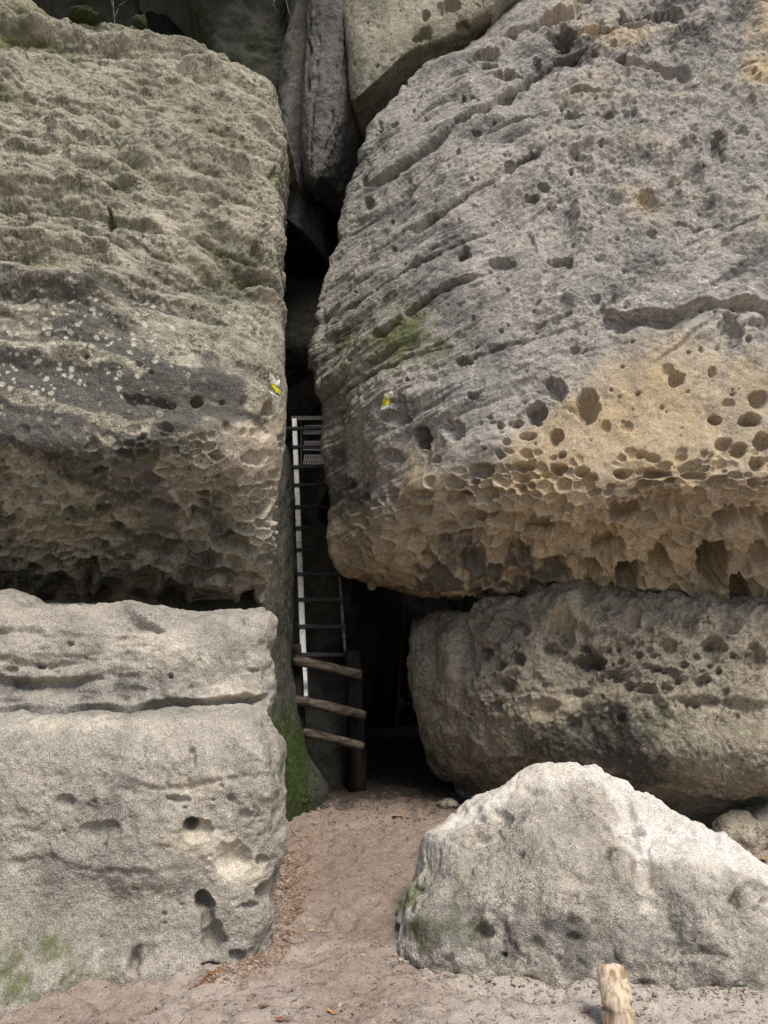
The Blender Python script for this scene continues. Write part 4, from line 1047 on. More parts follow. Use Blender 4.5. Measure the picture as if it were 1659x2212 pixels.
def mk_ur(S):
    n = fbm(S.B, 3, 3, 0.55, 641)
    S.mask['moss'] = 0.3 + 0.15 * n
    S.mask['ochre'] = 0.3 * blob(S, 900, 80, 60, 60)
    S.mask['dark'] = 0.15 * sstep(0, .5, n)
S_UR = simple_rock('overhanging_block', [
    [(742, -260, 8.6), (775, -260, 8.3), (860, -270, 8.15), (960, -290, 8.1), (1060, -310, 8.1), (1180, -330, 8.15)],
    [(740, -80, 8.35), (772, -80, 8.05), (860, -90, 7.9), (960, -100, 7.85), (1050, -110, 7.9), (1160, -120, 8.0)],
    [(740, 30, 8.25), (770, 30, 7.95), (850, 20, 7.8), (940, 0, 7.75), (1020, -20, 7.8), (1110, -50, 7.95)],
    [(748, 130, 8.15), (770, 125, 7.85), (830, 100, 7.72), (905, 60, 7.7), (985, 25, 7.75), (1080, -10, 7.9)],
    [(756, 222, 8.1), (772, 212, 7.85), (820, 170, 7.75), (885, 112, 7.75), (955, 85, 7.8), (1060, 30, 7.95)],
], [(-0.02, 0.4, 0), (0.05, 1.6, 0)], [(0.1, 1.2, 0)], [(0.0, 1.2, 0.4)], [(0.0, 0.25, 0.06), (0.15, 1.3, 0.0), (0.2, 2.0, 0.1)], M['left'],
    'flat grey-green block jutting over a dark slanting crack at the top', spacing=0.011, amp=0.03, ridx=4, masks=mk_ur, round_=3, fine=0.012,
    pits=[(920, 35, 10, 13, 1.2), (918, 78, 16, 20, 1.0), (900, 85, 9, 9, 1), (955, 20, 12, 20, .8), (975, 10, 20, 18, .9), (1000, 60, 16, 14, .8), (765, 138, 4, 5, 1), (815, 142, 4, 4, 1), (792, 45, 5, 4, 1)])

# mossy cliff behind the left rock; unseen top leans out to shade it
def mk_mc(S):
    n = fbm(S.B, 1.6, 4, 0.55, 651); n2 = fbm(S.B, 4, 3, 0.55, 652)
    S.mask['moss'] = 0.5 + 0.4 * n
    S.mask['dark'] = 0.5 * sstep(-.2, .3, n2)
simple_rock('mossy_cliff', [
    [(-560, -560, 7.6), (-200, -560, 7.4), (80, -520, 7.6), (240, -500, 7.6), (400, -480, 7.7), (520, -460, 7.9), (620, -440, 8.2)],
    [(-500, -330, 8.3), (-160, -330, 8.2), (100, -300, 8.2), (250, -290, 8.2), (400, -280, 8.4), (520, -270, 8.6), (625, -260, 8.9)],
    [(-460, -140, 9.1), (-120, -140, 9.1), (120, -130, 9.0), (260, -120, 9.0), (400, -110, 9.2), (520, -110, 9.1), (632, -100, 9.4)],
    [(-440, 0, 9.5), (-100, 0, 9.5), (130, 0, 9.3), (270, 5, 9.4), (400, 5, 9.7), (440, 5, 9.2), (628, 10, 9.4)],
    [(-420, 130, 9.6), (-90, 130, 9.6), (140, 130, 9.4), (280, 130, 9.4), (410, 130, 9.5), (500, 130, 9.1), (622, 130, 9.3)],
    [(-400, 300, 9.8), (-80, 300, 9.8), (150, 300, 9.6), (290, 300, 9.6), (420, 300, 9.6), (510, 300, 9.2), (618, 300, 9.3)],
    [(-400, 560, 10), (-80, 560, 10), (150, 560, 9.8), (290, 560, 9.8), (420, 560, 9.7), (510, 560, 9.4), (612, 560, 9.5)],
], [(-0.1, 2.0, 0)], [(0.0, 0.5, 0), (0, 1.6, 0)], [(0, 1.5, 1.0)], [(0, 0.4, -0.6)], M['shade_tint'],
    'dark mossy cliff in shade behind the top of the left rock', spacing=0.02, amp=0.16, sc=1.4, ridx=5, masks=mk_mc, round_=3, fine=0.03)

# back of the cleft
def mk_bw(S):
    n2 = fbm(S.B, 3, 3, 0.55, 662)
    S.mask['moss'] = 0.25 + 0.2 * n2
    S.mask['dark'] = 0.3 * sstep(-.2, .4, n2)
bw_rows = []
for z in (11.5, 9.0, 7.0, 5.2, 3.6, 2.2, 1.0, -0.3):
    r = []
    for x in (-3.2, -2.0, -1.2, -0.7, -0.2, 0.5, 1.4, 2.6, 4.4):
        y = 10.4 - (0.9 if z > 8 else 0) + 0.12 * math.sin(3 * x + z)
        r.append((x, y, z))
    bw_rows.append(r)
S = Surf([[(p[0], p[1] + 2, p[2] + 0.3) for p in bw_rows[0]]] + bw_rows, 0.03, wr=[0.3] + [1] * 7, wc=None, round_=3)
S.push(0.16 * fbm(S.B, 1.2, 4, 0.55, 661) + 0.03 * fbm(S.B, 6, 3, 0.55, 663))
mk_bw(S)
S.build('cliff_rock', M['shade_tint'], 'dark rock wall closing the back of the cleft behind the ladder', 'rock')

# inner stone stuck in the cleft, dimly lit
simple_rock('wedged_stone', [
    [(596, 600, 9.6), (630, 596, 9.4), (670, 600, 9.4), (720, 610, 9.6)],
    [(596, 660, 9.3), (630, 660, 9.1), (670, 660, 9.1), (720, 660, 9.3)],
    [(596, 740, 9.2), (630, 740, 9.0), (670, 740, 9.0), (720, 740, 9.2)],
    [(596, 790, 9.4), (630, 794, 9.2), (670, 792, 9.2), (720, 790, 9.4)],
], [(-0.1, 0.5, 0)], [(0.1, 0.5, 0)], [(0, 0.5, 0.1)], [(0, 0.5, 0.1)], M['shade_tint'],
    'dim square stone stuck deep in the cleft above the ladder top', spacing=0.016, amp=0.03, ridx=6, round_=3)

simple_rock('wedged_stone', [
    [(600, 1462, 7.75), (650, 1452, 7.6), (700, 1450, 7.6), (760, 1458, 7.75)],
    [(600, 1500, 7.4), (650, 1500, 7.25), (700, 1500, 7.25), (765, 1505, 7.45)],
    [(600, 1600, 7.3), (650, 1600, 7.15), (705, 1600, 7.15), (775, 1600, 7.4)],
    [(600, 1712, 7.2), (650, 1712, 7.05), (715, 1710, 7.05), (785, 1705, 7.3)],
], [(-0.1, 0.6, 0)], [(0.05, 0.6, 0)], [(0, 0.6, 0.0)], [(0, 0.2, -0.3)], M['shade_tint'],
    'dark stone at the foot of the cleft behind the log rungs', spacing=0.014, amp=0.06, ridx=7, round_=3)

# small stones behind the boulder
def small_rock(c, r, seed, label, mat, group=None):
    n_u, n_v = 64, 40
    u = np.linspace(0, 2 * math.pi, n_u, endpoint=False); v = np.linspace(0.0, math.pi, n_v)
    U, V = np.meshgrid(u, v)
    D = np.stack([np.sin(V) * np.cos(U), np.sin(V) * np.sin(U), np.cos(V)], -1).astype(F)
    rad = 1 + 0.28 * fbm(D, 1.3, 3, 0.5, seed) + 0.06 * fbm(D, 6, 3, 0.5, seed + 3)
    Q = D * rad[..., None] * np.array(r, F)
    me = bpy.data.meshes.new('stone')
    verts = Q.reshape(-1, 3)
    faces = []
    for i in range(n_v - 1):
        for j in range(n_u):
            k = (j + 1) % n_u
            faces.append((i * n_u + j, (i + 1) * n_u + j, (i + 1) * n_u + k, i * n_u + k))
    me.from_pydata(verts.tolist(), [], faces)
    for p in me.polygons: p.use_smooth = True
    me.materials.append(mat)
    o = bpy.data.objects.new('stone', me); COL.objects.link(o)
    o.location = c
    o['label'] = label; o['category'] = 'stone'
    if group: o['group'] = group
    return o


for (px, py, rx, ry, rz, lab) in [
    (1595, 1830, 0.17, 0.16, 0.15, 'grey stone on the sand behind the right end of the boulder'),
    (1665, 1822, 0.19, 0.18, 0.17, 'grey-brown stone at the right edge of the photo behind the boulder'),
    (968, 1742, 0.09, 0.07, 0.04, 'small dusty stone on the sand left of the boulder crest')]:
    x, y, z = PG(px, py)
    small_rock((x, y, rz * 0.45), (rx, ry, rz), int(px), lab, M['low'])


# ------------------------------------------------------------------ small mesh helpers
def mesh_obj(name, bm, mat, parent=None, smooth=False):
    me = bpy.data.meshes.new(name)
    bm.normal_update()
    bm.to_mesh(me); bm.free()
    if smooth:
        for p in me.polygons: p.use_smooth = True
    me.materials.append(mat)
    o = bpy.data.objects.new(name, me)
    COL.objects.link(o)
    if parent is not None: o.parent = parent
    return o


def empty(name, loc, label, category, group=None):
    o = bpy.data.objects.new(name, None)
    COL.objects.link(o)
    o.location = loc
    o['label'] = label; o['category'] = category
    if group: o['group'] = group
    return o


def bar(bm, a, b, w, h, up=(0, 0, 1), bev=0.003):
    """box bar from a to b, w wide (sideways), h high (along up)"""
    a, b = Vector(a), Vector(b)
    d = (b - a); L = d.length; d.normalize()
    side = d.cross(Vector(up)).normalized()
    u = side.cross(d).normalized()
    vs = []
    for t in (0, L):
        for sx, sy in ((-1, -1), (1, -1), (1, 1), (-1, 1)):
            vs.append(bm.verts.new(a + d * t + side * sx * w / 2 + u * sy * h / 2))
    fs = [bm.faces.new(vs[3::-1]), bm.faces.new(vs[4:8])]
    for k in range(4):
        fs.append(bm.faces.new((vs[k], vs[(k + 1) % 4], vs[4 + (k + 1) % 4], vs[4 + k])))
    if bev:
        es = list({e for f in fs for e in f.edges})
        bmesh.ops.bevel(bm, geom=es, offset=bev, segments=1, affect='EDGES')


def log(bm, pts, r0, r1, seg=16, seed=0, bump=0.08, rings=None):
    """uneven round timber along a line of points"""
    rnd = random.Random(seed)
    pts = [Vector(p) for p in pts]
    n = rings or 14
    L = len(pts) - 1
    ringsv = []
    ph = [rnd.uniform(0, 6.28) for _ in range(6)]
    for i in range(n + 1):
        t = i / n
        k = min(int(t * L), L - 1)
        c = pts[k].lerp(pts[k + 1], t * L - k)
        d = (pts[k + 1] - pts[k]).normalized()
        s = d.cross(Vector((0.13, 0.31, 0.94)) if abs(d.z) < 0.9 else Vector((1, 0.1, 0))).normalized()
        u = s.cross(d)
        r = r0 + (r1 - r0) * t
        if i in (0, n): r *= 0.93
        ring = []
        for j in range(seg):
            a = 2 * math.pi * j / seg
            q = 1 + bump * (math.sin(3 * a + ph[0] + t * 2) * 0.5 + math.sin(5 * a + ph[1] - t * 3) * 0.3 + math.sin(2 * a + ph[2] + 9 * t) * 0.4) + rnd.uniform(-1, 1) * bump * 0.25
            ring.append(bm.verts.new(c + (s * math.cos(a) + u * math.sin(a)) * r * q))
        ringsv.append(ring)
    for i in range(n):
        for j in range(seg):
            bm.faces.new((ringsv[i][j], ringsv[i][(j + 1) % seg], ringsv[i + 1][(j + 1) % seg], ringsv[i + 1][j]))
    bm.faces.new(ringsv[0][::-1]); bm.faces.new(ringsv[-1])


M['rail'] = plain_material('pale_weathered_rail', (0.24, 0.22, 0.20), (0.74, 0.73, 0.74), 26, 0.6, 0.3, (1, 1, 0.15), contrast=(0.25, 0.5))
M['rung'] = plain_material('dark_steel_rung', (0.035, 0.034, 0.035), (0.09, 0.085, 0.085), 60, 0.55, 0.2, metallic=0.3)
M['grate'] = plain_material('dull_steel_grating', (0.22, 0.215, 0.22), (0.36, 0.35, 0.35), 60, 0.5, 0.2, metallic=0.4)
M['log'] = plain_material('worn_grey_timber', (0.035, 0.028, 0.021), (0.15, 0.12, 0.09), 26, 0.85, 0.8, (0.25, 1, 1), dist=0.01)
M['post'] = plain_material('dark_timber', (0.010, 0.009, 0.008), (0.03, 0.025, 0.02), 22, 0.9, 0.8, (1, 1, 0.15), dist=0.01)

# ------------------------------------------------------------------ steel ladder
A56 = math.radians(56)
def lad(px_at_bottom, py, y0=7.2):
    pass
def on_ladder_plane(px, py):
    """point of a line of sight on the tilted plane of the ladder"""
    xc = (px - 829.5) / FPX; yc = (1106 - py) / FPX
    d = np.array([xc, CP - yc * SP, SP + yc * CP])
    p0 = np.array(PT(690, 1358, 7.2))
    n = np.array([0, -math.sin(A56), math.cos(A56)])
    o = np.array([0, 0, EYE])
    t = ((p0 - o) @ n) / (d @ n)
    return Vector(o + d * t)


ladder = empty('ladder', on_ladder_plane(690, 1508), 'narrow steel ladder with pale side rail climbing into the dark cleft', 'ladder')
def child(name, bm, mat, parent, smooth=False):
    o = mesh_obj(name, bm, mat, None, smooth)
    o.data.transform(Matrix.Translation(-parent.location))
    o.parent = parent
    return o
axis = Vector((0, math.cos(A56), math.sin(A56)))
nrm = Vector((0, -math.sin(A56), math.cos(A56)))
lt, lb_ = on_ladder_plane(636, 908), on_ladder_plane(659, 1508)
wid = Vector((0.37, 0, 0))
bm = bmesh.new(); bar(bm, lb_, lt, 0.052, 0.07, nrm, 0.006); child('side_rail', bm, M['rail'], ladder)
M['rail_shade'] = plain_material('shaded_grey_rail', (0.10, 0.10, 0.10), (0.30, 0.29, 0.29), 40, 0.6, 0.3, (1, 1, 0.15))  # same rail, its shade painted as a darker grey
bm = bmesh.new(); bar(bm, lb_.lerp(lt, 0.13) + wid, lt + wid, 0.026, 0.06, nrm, 0.005); child('side_rail', bm, M['rail_shade'], ladder)
bm = bmesh.new(); bar(bm, lt + Vector((-0.04, 0, 0.02)), lt + wid + Vector((0.04, 0, 0.02)), 0.07, 0.02, nrm, 0.003); child('top_plate', bm, M['rung'], ladder)
for py in (932, 972, 1015, 1054, 1101, 1147, 1194, 1246, 1301, 1359, 1420):
    c = on_ladder_plane(645, py)
    t = (c - lb_).dot(axis) / (lt - lb_).dot(axis)
    a = lb_.lerp(lt, t)
    bm = bmesh.new()
    ext = 0.14 if py in (932, 1015) else 0.035
    bar(bm, a + nrm * 0.046 + Vector((-ext, 0, 0)), a + nrm * 0.046 + wid + Vector((0.03, 0, 0)), 0.034, 0.034, (0, 0, 1), 0.004)
    child('rung', bm, M['rung'], ladder)
a = on_ladder_plane(610, 1018); b_ = on_ladder_plane(634, 1062)
bm = bmesh.new(); bar(bm, a + nrm * 0.03, b_ + nrm * 0.0, 0.016, 0.016, nrm, 0.002); child('wall_brace', bm, M['grate'], ladder)

# grated steps beyond the ladder top
steps = empty('grated_steps', PT(677, 1005, 9.0), 'short flight of grated steel steps glimpsed behind the top rungs', 'steps')
for k, (py, d) in enumerate([(925, 9.5), (960, 9.3), (990, 9.15)]):
    bm = bmesh.new()
    hgt = 28 / FPX * d
    x0, y0, z0 = PT(656, py + 12, d); x1 = PT(700, py + 12, d)[0]
    tilt = Vector((0, 0.10, 0.105)).normalized()
    for t in np.linspace(0, 1, 13):
        x = x0 + (x1 - x0) * t
        p = Vector((x, y0, z0)); bar(bm, p, p + tilt * hgt * 1.15, 0.008, 0.012, (0, -1, 0.3), 0)
    for t in (0, 0.5, 1):
        p = Vector((x0 - 0.005, y0, z0)) + tilt * hgt * 1.15 * t
        bar(bm, p, p + Vector((x1 - x0 + 0.01, 0, 0)), 0.012, 0.014, (0, 0, 1), 0)
    child('grated_tread', bm, M['grate'], steps)
bm = bmesh.new()
for xx in (651, 706):
    bar(bm, PT(xx, 1020, 9.0), PT(xx, 915, 9.62), 0.012, 0.06, (0, -0.7, 0.7), 0)
child('stringer', bm, M['rung'], steps)

# ------------------------------------------------------------------ log ladder at the foot
foot = PG(772, 1703)
logl = empty('log_ladder', (foot[0], foot[1], 0), 'rough timber ladder with three log rungs at the foot of the cleft', 'ladder')
bm = bmesh.new(); log(bm, [PT(762, 1405, 6.86), PT(768, 1550, 6.87), (foot[0], foot[1], -0.1)], 0.07, 0.085, seed=1); child('post', bm, M['post'], logl, True)
bm = bmesh.new(); log(bm, [PT(641, 1392, 6.80), PT(643, 1450, 6.80), PT(648, 1560, 6.80), (PT(650, 1715, 6.85)[0], 6.85, -0.1)], 0.04, 0.055, seed=2); child('post', bm, M['post'], logl, True)
for k, (xa, ya, xb, yb, r) in enumerate([(634, 1426, 782, 1458, 0.042), (632, 1511, 790, 1546, 0.043), (655, 1582, 785, 1612, 0.036)]):
    bm = bmesh.new()
    log(bm, [PT(xa, ya, 6.72), PT((xa + xb) / 2, (ya + yb) / 2 - 1, 6.71), PT(xb, yb, 6.74)], r, r * 0.9, seed=10 + k)
    child('log_rung', bm, M['log'], logl, True)

# ------------------------------------------------------------------ wooden stake in front
M['stake'] = plain_material('bleached_split_wood', (0.30, 0.20, 0.12), (0.62, 0.50, 0.37), 34, 0.85, 0.9, (1, 1, 0.12), dist=0.012, contrast=(0.36, 0.56))
sx, sy, sz = PG(1345, 2240)
bm = bmesh.new()
top = PT(1318, 2092, sy + 0.12)
log(bm, [(sx + 0.01, sy, -0.15), ((sx + top[0]) / 2, sy + 0.05, top[2] / 2), top], 0.068, 0.052, seg=22, seed=5, bump=0.10, rings=26)
bm.verts.ensure_lookup_table()
for v in bm.verts:                       # splintered slanting head
    if v.co.z > top[2] - 0.03:
        v.co.z += 0.5 * (sx - v.co.x) * 0.3 + random.uniform(-0.008, 0.012)
o = mesh_obj('wooden_stake', bm, M['stake'], None, True)
o['label'] = 'bleached split wooden stake standing in the sand in front of the boulder'
o['category'] = 'stake'

# ------------------------------------------------------------------ trail marks painted on the rocks
M['white'] = plain_material('white_paint', (0.62, 0.61, 0.56), (0.85, 0.84, 0.80), 60, 0.7, 0.3)
M['yellow'] = plain_material('yellow_paint', (0.60, 0.50, 0.02), (0.85, 0.74, 0.05), 60, 0.7, 0.3)


def paint(S, poly, name, mat, parent, lift):
    """film of paint on the rock: the patch of rock surface inside a polygon of view pixels"""
    xs = [p[0] for p in poly]; ys = [p[1] for p in poly]
    i, j = S.find(sum(xs) / len(xs), sum(ys) / len(ys))
    n = 40
    w = np.s_[max(0, i - n):i + n, max(0, j - n):j + n]
    P, N = S.P[w], blur(S.N[w], 2, 1)
    H, W, _ = P.shape
    # four times finer than the rock
    q = 4
    def up(A):
        a = np.linspace(0, H - 1, (H - 1) * q + 1); k = np.minimum(a.astype(int), H - 2); t = (a - k)[:, None, None]
        A = A[k] * (1 - t) + A[k + 1] * t
        b = np.linspace(0, W - 1, (W - 1) * q + 1); k = np.minimum(b.astype(int), W - 2); t = (b - k)[None, :, None]
        return A[:, k] * (1 - t) + A[:, k + 1] * t
    P, N = up(P), up(N)
    X, Y = project(P)
    nz = fbm(P.astype(F), 60, 3, 0.6, 901)
    X = X + 2.0 * nz; Y = Y + 2.0 * fbm(P.astype(F), 60, 3, 0.6, 907)
    ins = np.zeros(X.shape, bool)
    for (x0, y0), (x1, y1) in zip(poly, poly[1:] + poly[:1]):
        c = ((y0 > Y) != (y1 > Y)) & (X < (x1 - x0) * (Y - y0) / (y1 - y0 + 1e-9) + x0)
        ins ^= c
    ins &= fbm(P.astype(F), 90, 2, 0.6, 911) > -0.42
    f = ins[:-1, :-1] & ins[1:, :-1] & ins[1:, 1:] & ins[:-1, 1:]
    verts, faces, vid = [], [], {}
    def vt(a, b, s):
        key = (a, b, s)
        if key not in vid:
            vid[key] = len(verts)
            verts.append(tuple(P[a, b] + N[a, b] * (lift if s else -0.004)))
        return vid[key]
    for a, b in zip(*np.nonzero(f)):
        c4 = [(a, b), (a, b + 1), (a + 1, b + 1), (a + 1, b)]
        faces.append([vt(*c, 1) for c in c4])
        faces.append([vt(*c, 0) for c in c4[::-1]])
        for k, (da, db) in enumerate(((-1, 0), (0, 1), (1, 0), (0, -1))):
            aa, bb = a + da, b + db
            if not (0 <= aa < f.shape[0] and 0 <= bb < f.shape[1] and f[aa, bb]):
                p, r = c4[k], c4[(k + 1) % 4]
                faces.append([vt(*r, 1), vt(*p, 1), vt(*p, 0), vt(*r, 0)])
    me = bpy.data.meshes.new(name)
    me.from_pydata(verts, [], faces)
    me.materials.append(mat)
    o = bpy.data.objects.new(name, me)
    COL.objects.link(o)
    o.data.transform(Matrix.Translation(-parent.location))
    o.parent = parent
    return o


def mark(S, px, py, label, white, yellow):
    i, j = S.find(px, py)
    e = empty('trail_mark', Vector([float(v) for v in S.P[i, j]]), label, 'trail mark')
    for w in white:
        paint(S, w, 'white_paint', M['white'], e, 0.003)
    for y in yellow:
        paint(S, y, 'yellow_paint', M['yellow'], e, 0.0045)


mark(S_LB, 593, 830, 'yellow and white painted trail mark on the edge of the left rock',
     [[(582, 807), (590, 812), (596, 822), (604, 818), (604, 836), (594, 832), (583, 828)], [(584, 845), (600, 856), (602, 861), (584, 850)]],
     [[(585, 826), (594, 830), (604, 846), (603, 852), (594, 846), (585, 834)]])
mark(S_RB, 834, 864, 'yellow and white painted trail mark on the right rock beside the cleft',
     [[(832, 850), (848, 843), (849, 858), (838, 862), (826, 872)], [(822, 880), (838, 873), (842, 877), (824, 886)]],
     [[(834, 853), (841, 860), (846, 866), (838, 874), (823, 881), (824, 873), (831, 866)]])


# ------------------------------------------------------------------ litter on the sand
M['needle'] = plain_material('brown_needle_litter', (0.16, 0.085, 0.045), (0.34, 0.21, 0.13), 25, 0.9, 0.0)
M['bark'] = plain_material('dark_bark_bits', (0.06, 0.045, 0.038), (0.16, 0.125, 0.105), 25, 0.9, 0.0)


def ground_z(x, y):
    return float(np.interp(y, gy, GZ[:, min(len(gx) - 1, max(0, int(np.searchsorted(gx, x))))]))


def litter(name, n, sampler, size, mat, label, aspect, seed, rise=0.004):
    r = random.Random(seed)
    verts, faces = [], []
    while len(faces) < n * 5:
        p = sampler(r)
        if p is None: continue
        x, y = p
        z = ground_z(x, y) + rise
        L = r.uniform(*size); w = L * r.uniform(*aspect)
        a = r.uniform(0, math.pi * 2); ti = r.uniform(-0.35, 0.35)
        dx, dy = math.cos(a), math.sin(a)
        b0 = len(verts)
        h = 0.0025 + w * 0.25
        for k, (s, t) in enumerate(((-1, -1), (1, -0.6), (1, 0.6), (-1, 1))):
            q = r.uniform(0.7, 1.2)
            verts.append((x + dx * s * L / 2 * q - dy * t * w / 2, y + dy * s * L / 2 * q + dx * t * w / 2, z + s * ti * L / 2 - 0.003))
        for k in range(4):
            v = verts[b0 + k]
            verts.append((v[0], v[1], v[2] + h))
        faces += [(b0 + 4, b0 + 5, b0 + 6, b0 + 7)] + [(b0 + k, b0 + (k + 1) % 4, b0 + 4 + (k + 1) % 4, b0 + 4 + k) for k in range(4)]
    me = bpy.data.meshes.new(name)
    me.from_pydata(verts, [], faces)
    me.materials.append(mat)
    o = bpy.data.objects.new(name, me); COL.objects.link(o)
    o['kind'] = 'stuff'; o['label'] = label
    return o


def s_needles(r):
    if r.random() < 0.75:      # drift along the foot of the left block
        py = r.uniform(1790, 2130)
        ex = np.interp(py, [1790, 1900, 1950, 2040, 2080, 2130], [600, 598, 590, 566, 520, 430])
        px = ex - 15 + abs(r.gauss(0, 40))
    else:
        px, py = r.uniform(200, 1659), r.uniform(1740, 2280)
    x, y, _ = PG(px, py)
    return x, y


def s_bits(r):
    px, py = r.uniform(100, 1700), r.uniform(1705, 2300)
    x, y, _ = PG(px, py)
    return x, y


def s_foot(r):
    px, py = r.uniform(660, 1080), 1705 + abs(r.gauss(0, 40))
    x, y, _ = PG(px, py)
    return x, y


litter('needle_litter', 4200, s_needles, (0.008, 0.032), M['needle'], 'brown needles and leaf crumbs strewn along the path', (0.06, 0.22), 1, 0.002)
litter('bark_litter', 900, s_bits, (0.003, 0.010), M['bark'], 'dark crumbs of bark and soil on the sand', (0.3, 0.9), 2, 0.001)
litter('twig_litter', 700, s_foot, (0.01, 0.045), M['bark'], 'dark twiggy debris on the sand at the cave mouth', (0.06, 0.3), 3, 0.002)

def s_edge(r):
    k = r.random()
    if k < 0.4:
        py = r.uniform(1790, 2130)
        px = np.interp(py, [1790, 1900, 1950, 2040, 2080, 2130], [600, 598, 590, 566, 520, 430]) + abs(r.gauss(0, 25))
    elif k < 0.7:
        px = r.uniform(850, 1650); py = np.interp(px, [850, 930, 1030, 1430, 1640], [2062, 2100, 2106, 2142, 2142]) + abs(r.gauss(0, 14))
    else:
        px, py = r.uniform(300, 1650), r.uniform(1730, 2270)
    x, y, _ = PG(px, py)
    return x, y


M['pebble'] = plain_material('grey_sand_pebbles', (0.20, 0.17, 0.145), (0.46, 0.40, 0.34), 20, 0.9, 0.2)
litter('pebble_litter', 900, s_edge, (0.006, 0.022), M['pebble'], 'small sandstone crumbs lying at the foot of the rocks', (0.6, 1.0), 4, 0.003)

# fallen leaves that stand out
M['leaf'] = plain_material('orange_dry_leaf', (0.30, 0.14, 0.06), (0.50, 0.28, 0.13), 40, 0.7, 0.2)
M['leaf2'] = plain_material('straw_dry_leaf', (0.55, 0.42, 0.18), (0.72, 0.58, 0.28), 40, 0.7, 0.2)
M['leaf3'] = plain_material('brown_dry_leaf', (0.16, 0.075, 0.04), (0.28, 0.14, 0.07), 40, 0.7, 0.2)


def leaf(px, py, L, W, rot, curl, mat, label):
    x, y, _ = PG(px, py)
    z = ground_z(x, y) + 0.003
    n, m_ = 8, 4
    verts, faces = [], []
    for layer in (0, 1):
        for i in range(n + 1):
            t = i / n
            w = W * (math.sin(math.pi * min(1, max(0.02, t)) ** 0.75) ** 0.9) * (0.8 + 0.35 * math.sin(9 * t + px)) + 0.001
            for j in range(m_ + 1):
                s = j / m_ * 2 - 1
                verts.append(((t - 0.5) * L, s * w / 2 + 0.12 * L * math.sin(3 * t + px), curl * L * ((2 * t - 1) ** 2) + abs(s) * w * 0.22 + layer * 0.0012))
    q = (n + 1) * (m_ + 1)
    for i in range(n):
        for j in range(m_):
            a = i * (m_ + 1) + j
            f = (a, a + m_ + 1, a + m_ + 2, a + 1)
            faces.append(tuple(f[::-1])); faces[-1] = f
            faces.append(tuple(v + q for v in f[::-1]))
    bm = bmesh.new()
    me = bpy.data.meshes.new('fallen_leaf')
    me.from_pydata(verts, [], faces)
    me.materials.append(mat)
    for p in me.polygons: p.use_smooth = True
    o = bpy.data.objects.new('fallen_leaf', me); COL.objects.link(o)
    o.location = (x, y, z); o.rotation_euler = (random.uniform(-.2, .2), random.uniform(-.2, .2), rot)
    o['label'] = label; o['category'] = 'leaf'; o['group'] = 'dry leaves fallen on the sand'


for a in [(862, 1768, 0.10, 0.05, 0.5, 0.10, M['leaf'], 'orange curled leaf on the sand in front of the cave mouth'),
          (718, 2180, 0.045, 0.022, -0.3, 0.12, M['leaf'], 'small bright orange leaf at the bottom of the path'),
          (455, 2110, 0.055, 0.02, -0.7, 0.10, M['leaf3'], 'reddish brown leaf below the corner of the pale block'),
          (672, 2005, 0.03, 0.024, 0.2, 0.1, M['leaf2'], 'tiny straw-yellow leaf in the middle of the path'),
          (606, 2208, 0.05, 0.025, 0.1, 0.1, M['leaf3'], 'brown leaf at the bottom edge of the photo below the block'),
          (1652, 1862, 0.08, 0.045, 0.9, 0.12, M['leaf'], 'orange-brown leaf behind the right end of the boulder'),
          (1266, 2190, 0.05, 0.02, 0.4, 0.1, M['leaf3'], 'red-brown leaf lying left of the wooden stake'),
          (570, 2182, 0.045, 0.018, 0.05, 0.1, M['leaf3'], 'dark narrow leaf on the sand below the pale block')]:
    leaf(*a)
for o in bpy.data.objects:
    if o.name.startswith('fallen_leaf') is False: continue

# ------------------------------------------------------------------ moss cushions and twigs on top of the left rock
M['cushion'] = plain_material('dark_moss_cushion', (0.02, 0.024, 0.01), (0.055, 0.065, 0.026), 50, 0.95, 1.0, dist=0.02)


def cushion(px, py, r, label, seed):
    i, j = S_LB.find(px, py)
    QX, QY = project(S_LB.P)
    near = (np.abs(QX - px) < 6) & (S_LB.P[..., 1] < 7.6)
    k_ = np.argmin(np.where(near, QY, 1e9))            # the crest above this spot
    c = S_LB.P.reshape(-1, 3)[k_]
    o = small_rock((float(c[0]), float(c[1]) - 0.04, float(c[2]) + r[2] * 0.15), r, seed, label, M['cushion'])
    o.name = 'moss_cushion'; o.data.name = 'moss_cushion'; o['category'] = 'moss'
    return o


cushion(188, 66, (0.13, 0.10, 0.055), 'long dark moss cushion on the crest of the left rock', 5)
cushion(304, 78, (0.06, 0.06, 0.06), 'small round dark moss cushion on the crest of the left rock', 9)

M['tuft'] = plain_material('olive_moss_leaves', (0.045, 0.055, 0.02), (0.16, 0.17, 0.08), 18, 0.9, 0.0)


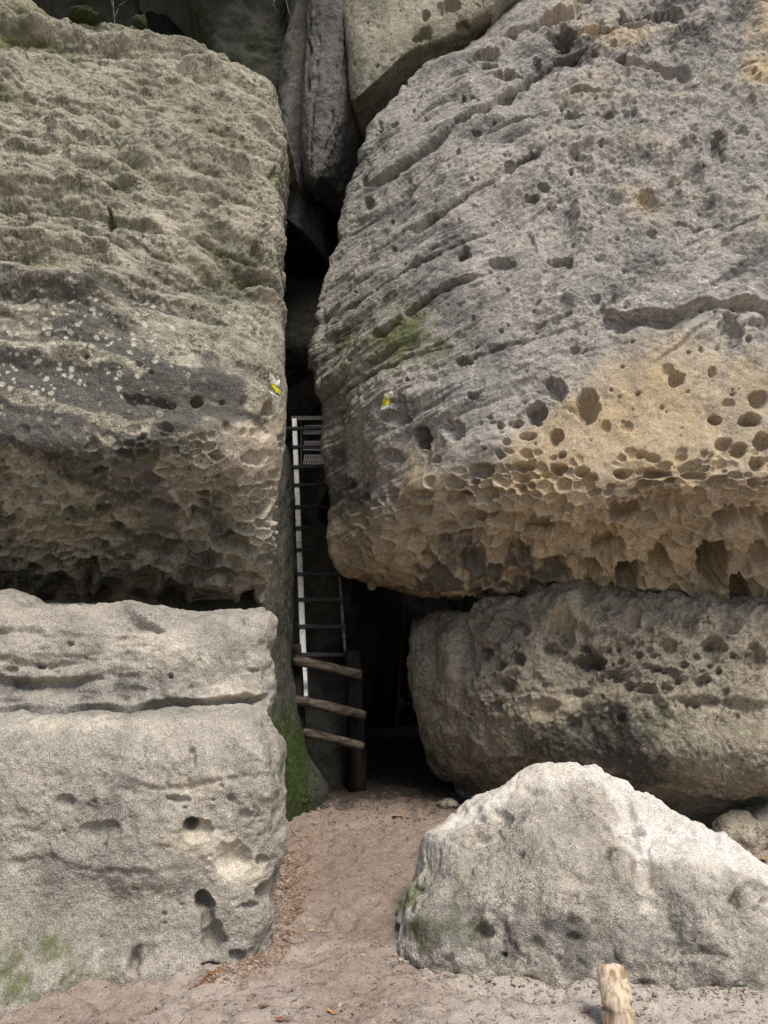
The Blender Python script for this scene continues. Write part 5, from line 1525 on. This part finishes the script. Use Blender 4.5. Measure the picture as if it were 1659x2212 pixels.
def tufts(S, boxes, mat, label, seed):
    """small leafy moss growing on a rock surface inside boxes of view pixels"""
    r = np.random.default_rng(seed)
    verts, faces = [], []
    for (x0, y0, x1, y1, n, size) in boxes:
        ok = np.argwhere((S.PX > x0) & (S.PX < x1) & (S.PY > y0) & (S.PY < y1))
        if len(ok) == 0: continue
        dens = fbm(S.B[ok[:, 0], ok[:, 1]], 7, 3, 0.55, 700 + seed)
        p = np.clip(dens + 0.25, 0, 1) ** 2
        pick = ok[r.choice(len(ok), size=n, p=p / p.sum())]
        for i, j in pick:
            c = S.P[i, j].astype(float); nr = S.NS[i, j].astype(float)
            d = r.normal(size=3) * 0.8 + nr * 1.1; d /= np.linalg.norm(d)
            side = np.cross(d, r.normal(size=3)); side /= np.linalg.norm(side)
            L = size * r.uniform(0.5, 1.3); w = L * r.uniform(0.2, 0.4)
            b0 = len(verts)
            base = c - nr * 0.003
            verts += [tuple(base), tuple(base + d * L * 0.5 + side * w), tuple(base + d * L), tuple(base + d * L * 0.5 - side * w)]
            faces.append((b0, b0 + 1, b0 + 2, b0 + 3))
    me = bpy.data.meshes.new('moss_growth')
    me.from_pydata(verts, [], faces)
    me.materials.append(mat)
    o = bpy.data.objects.new('moss_growth', me); COL.objects.link(o)
    o['kind'] = 'stuff'; o['label'] = label


tufts(S_LB, [(-300, 1215, 260, 1300, 3500, 0.016), (-200, 60, 330, 130, 1200, 0.012), (-40, 75, 60, 125, 900, 0.014)], M['tuft'], 'leafy moss under the left overhang and on its crest', 1)
tufts(S_ML, [(570, 1560, 690, 1800, 3000, 0.012)], M['tuft'], 'leafy moss on the rock left of the ladder', 2)

M['twig'] = plain_material('bare_twig_bark', (0.09, 0.08, 0.06), (0.20, 0.18, 0.14), 40, 0.9, 0.2)


def twig(pts, branches, label):
    bm = bmesh.new()
    log(bm, pts, 0.006, 0.003, seg=6, seed=3, bump=0.05, rings=8)
    for b in branches:
        log(bm, b, 0.006, 0.002, seg=5, seed=4, bump=0.05, rings=6)
    o = mesh_obj('bare_twig', bm, M['twig'], None, True)
    o['label'] = label; o['category'] = 'twig'


twig([PT(250, 68, 7.2), PT(246, 30, 7.2), PT(243, -20, 7.25)], [[PT(247, 40, 7.2), PT(258, 12, 7.2), PT(272, 2, 7.2)], [PT(244, 14, 7.2), PT(238, -6, 7.2)]], 'thin bare dark twig sprouting behind the crest of the left rock')
twig([PT(612, -40, 8.3), PT(620, 12, 8.3), PT(628, 38, 8.3), PT(640, 48, 8.45)], [[PT(600, -20, 8.3), PT(590, 10, 8.25), PT(602, 28, 8.25)]], 'forked thin branch hanging at the top beside the wedged stone')

print('triangles', sum(len(o.data.loops) - 2 * len(o.data.polygons) for o in bpy.data.objects if o.type == 'MESH'))
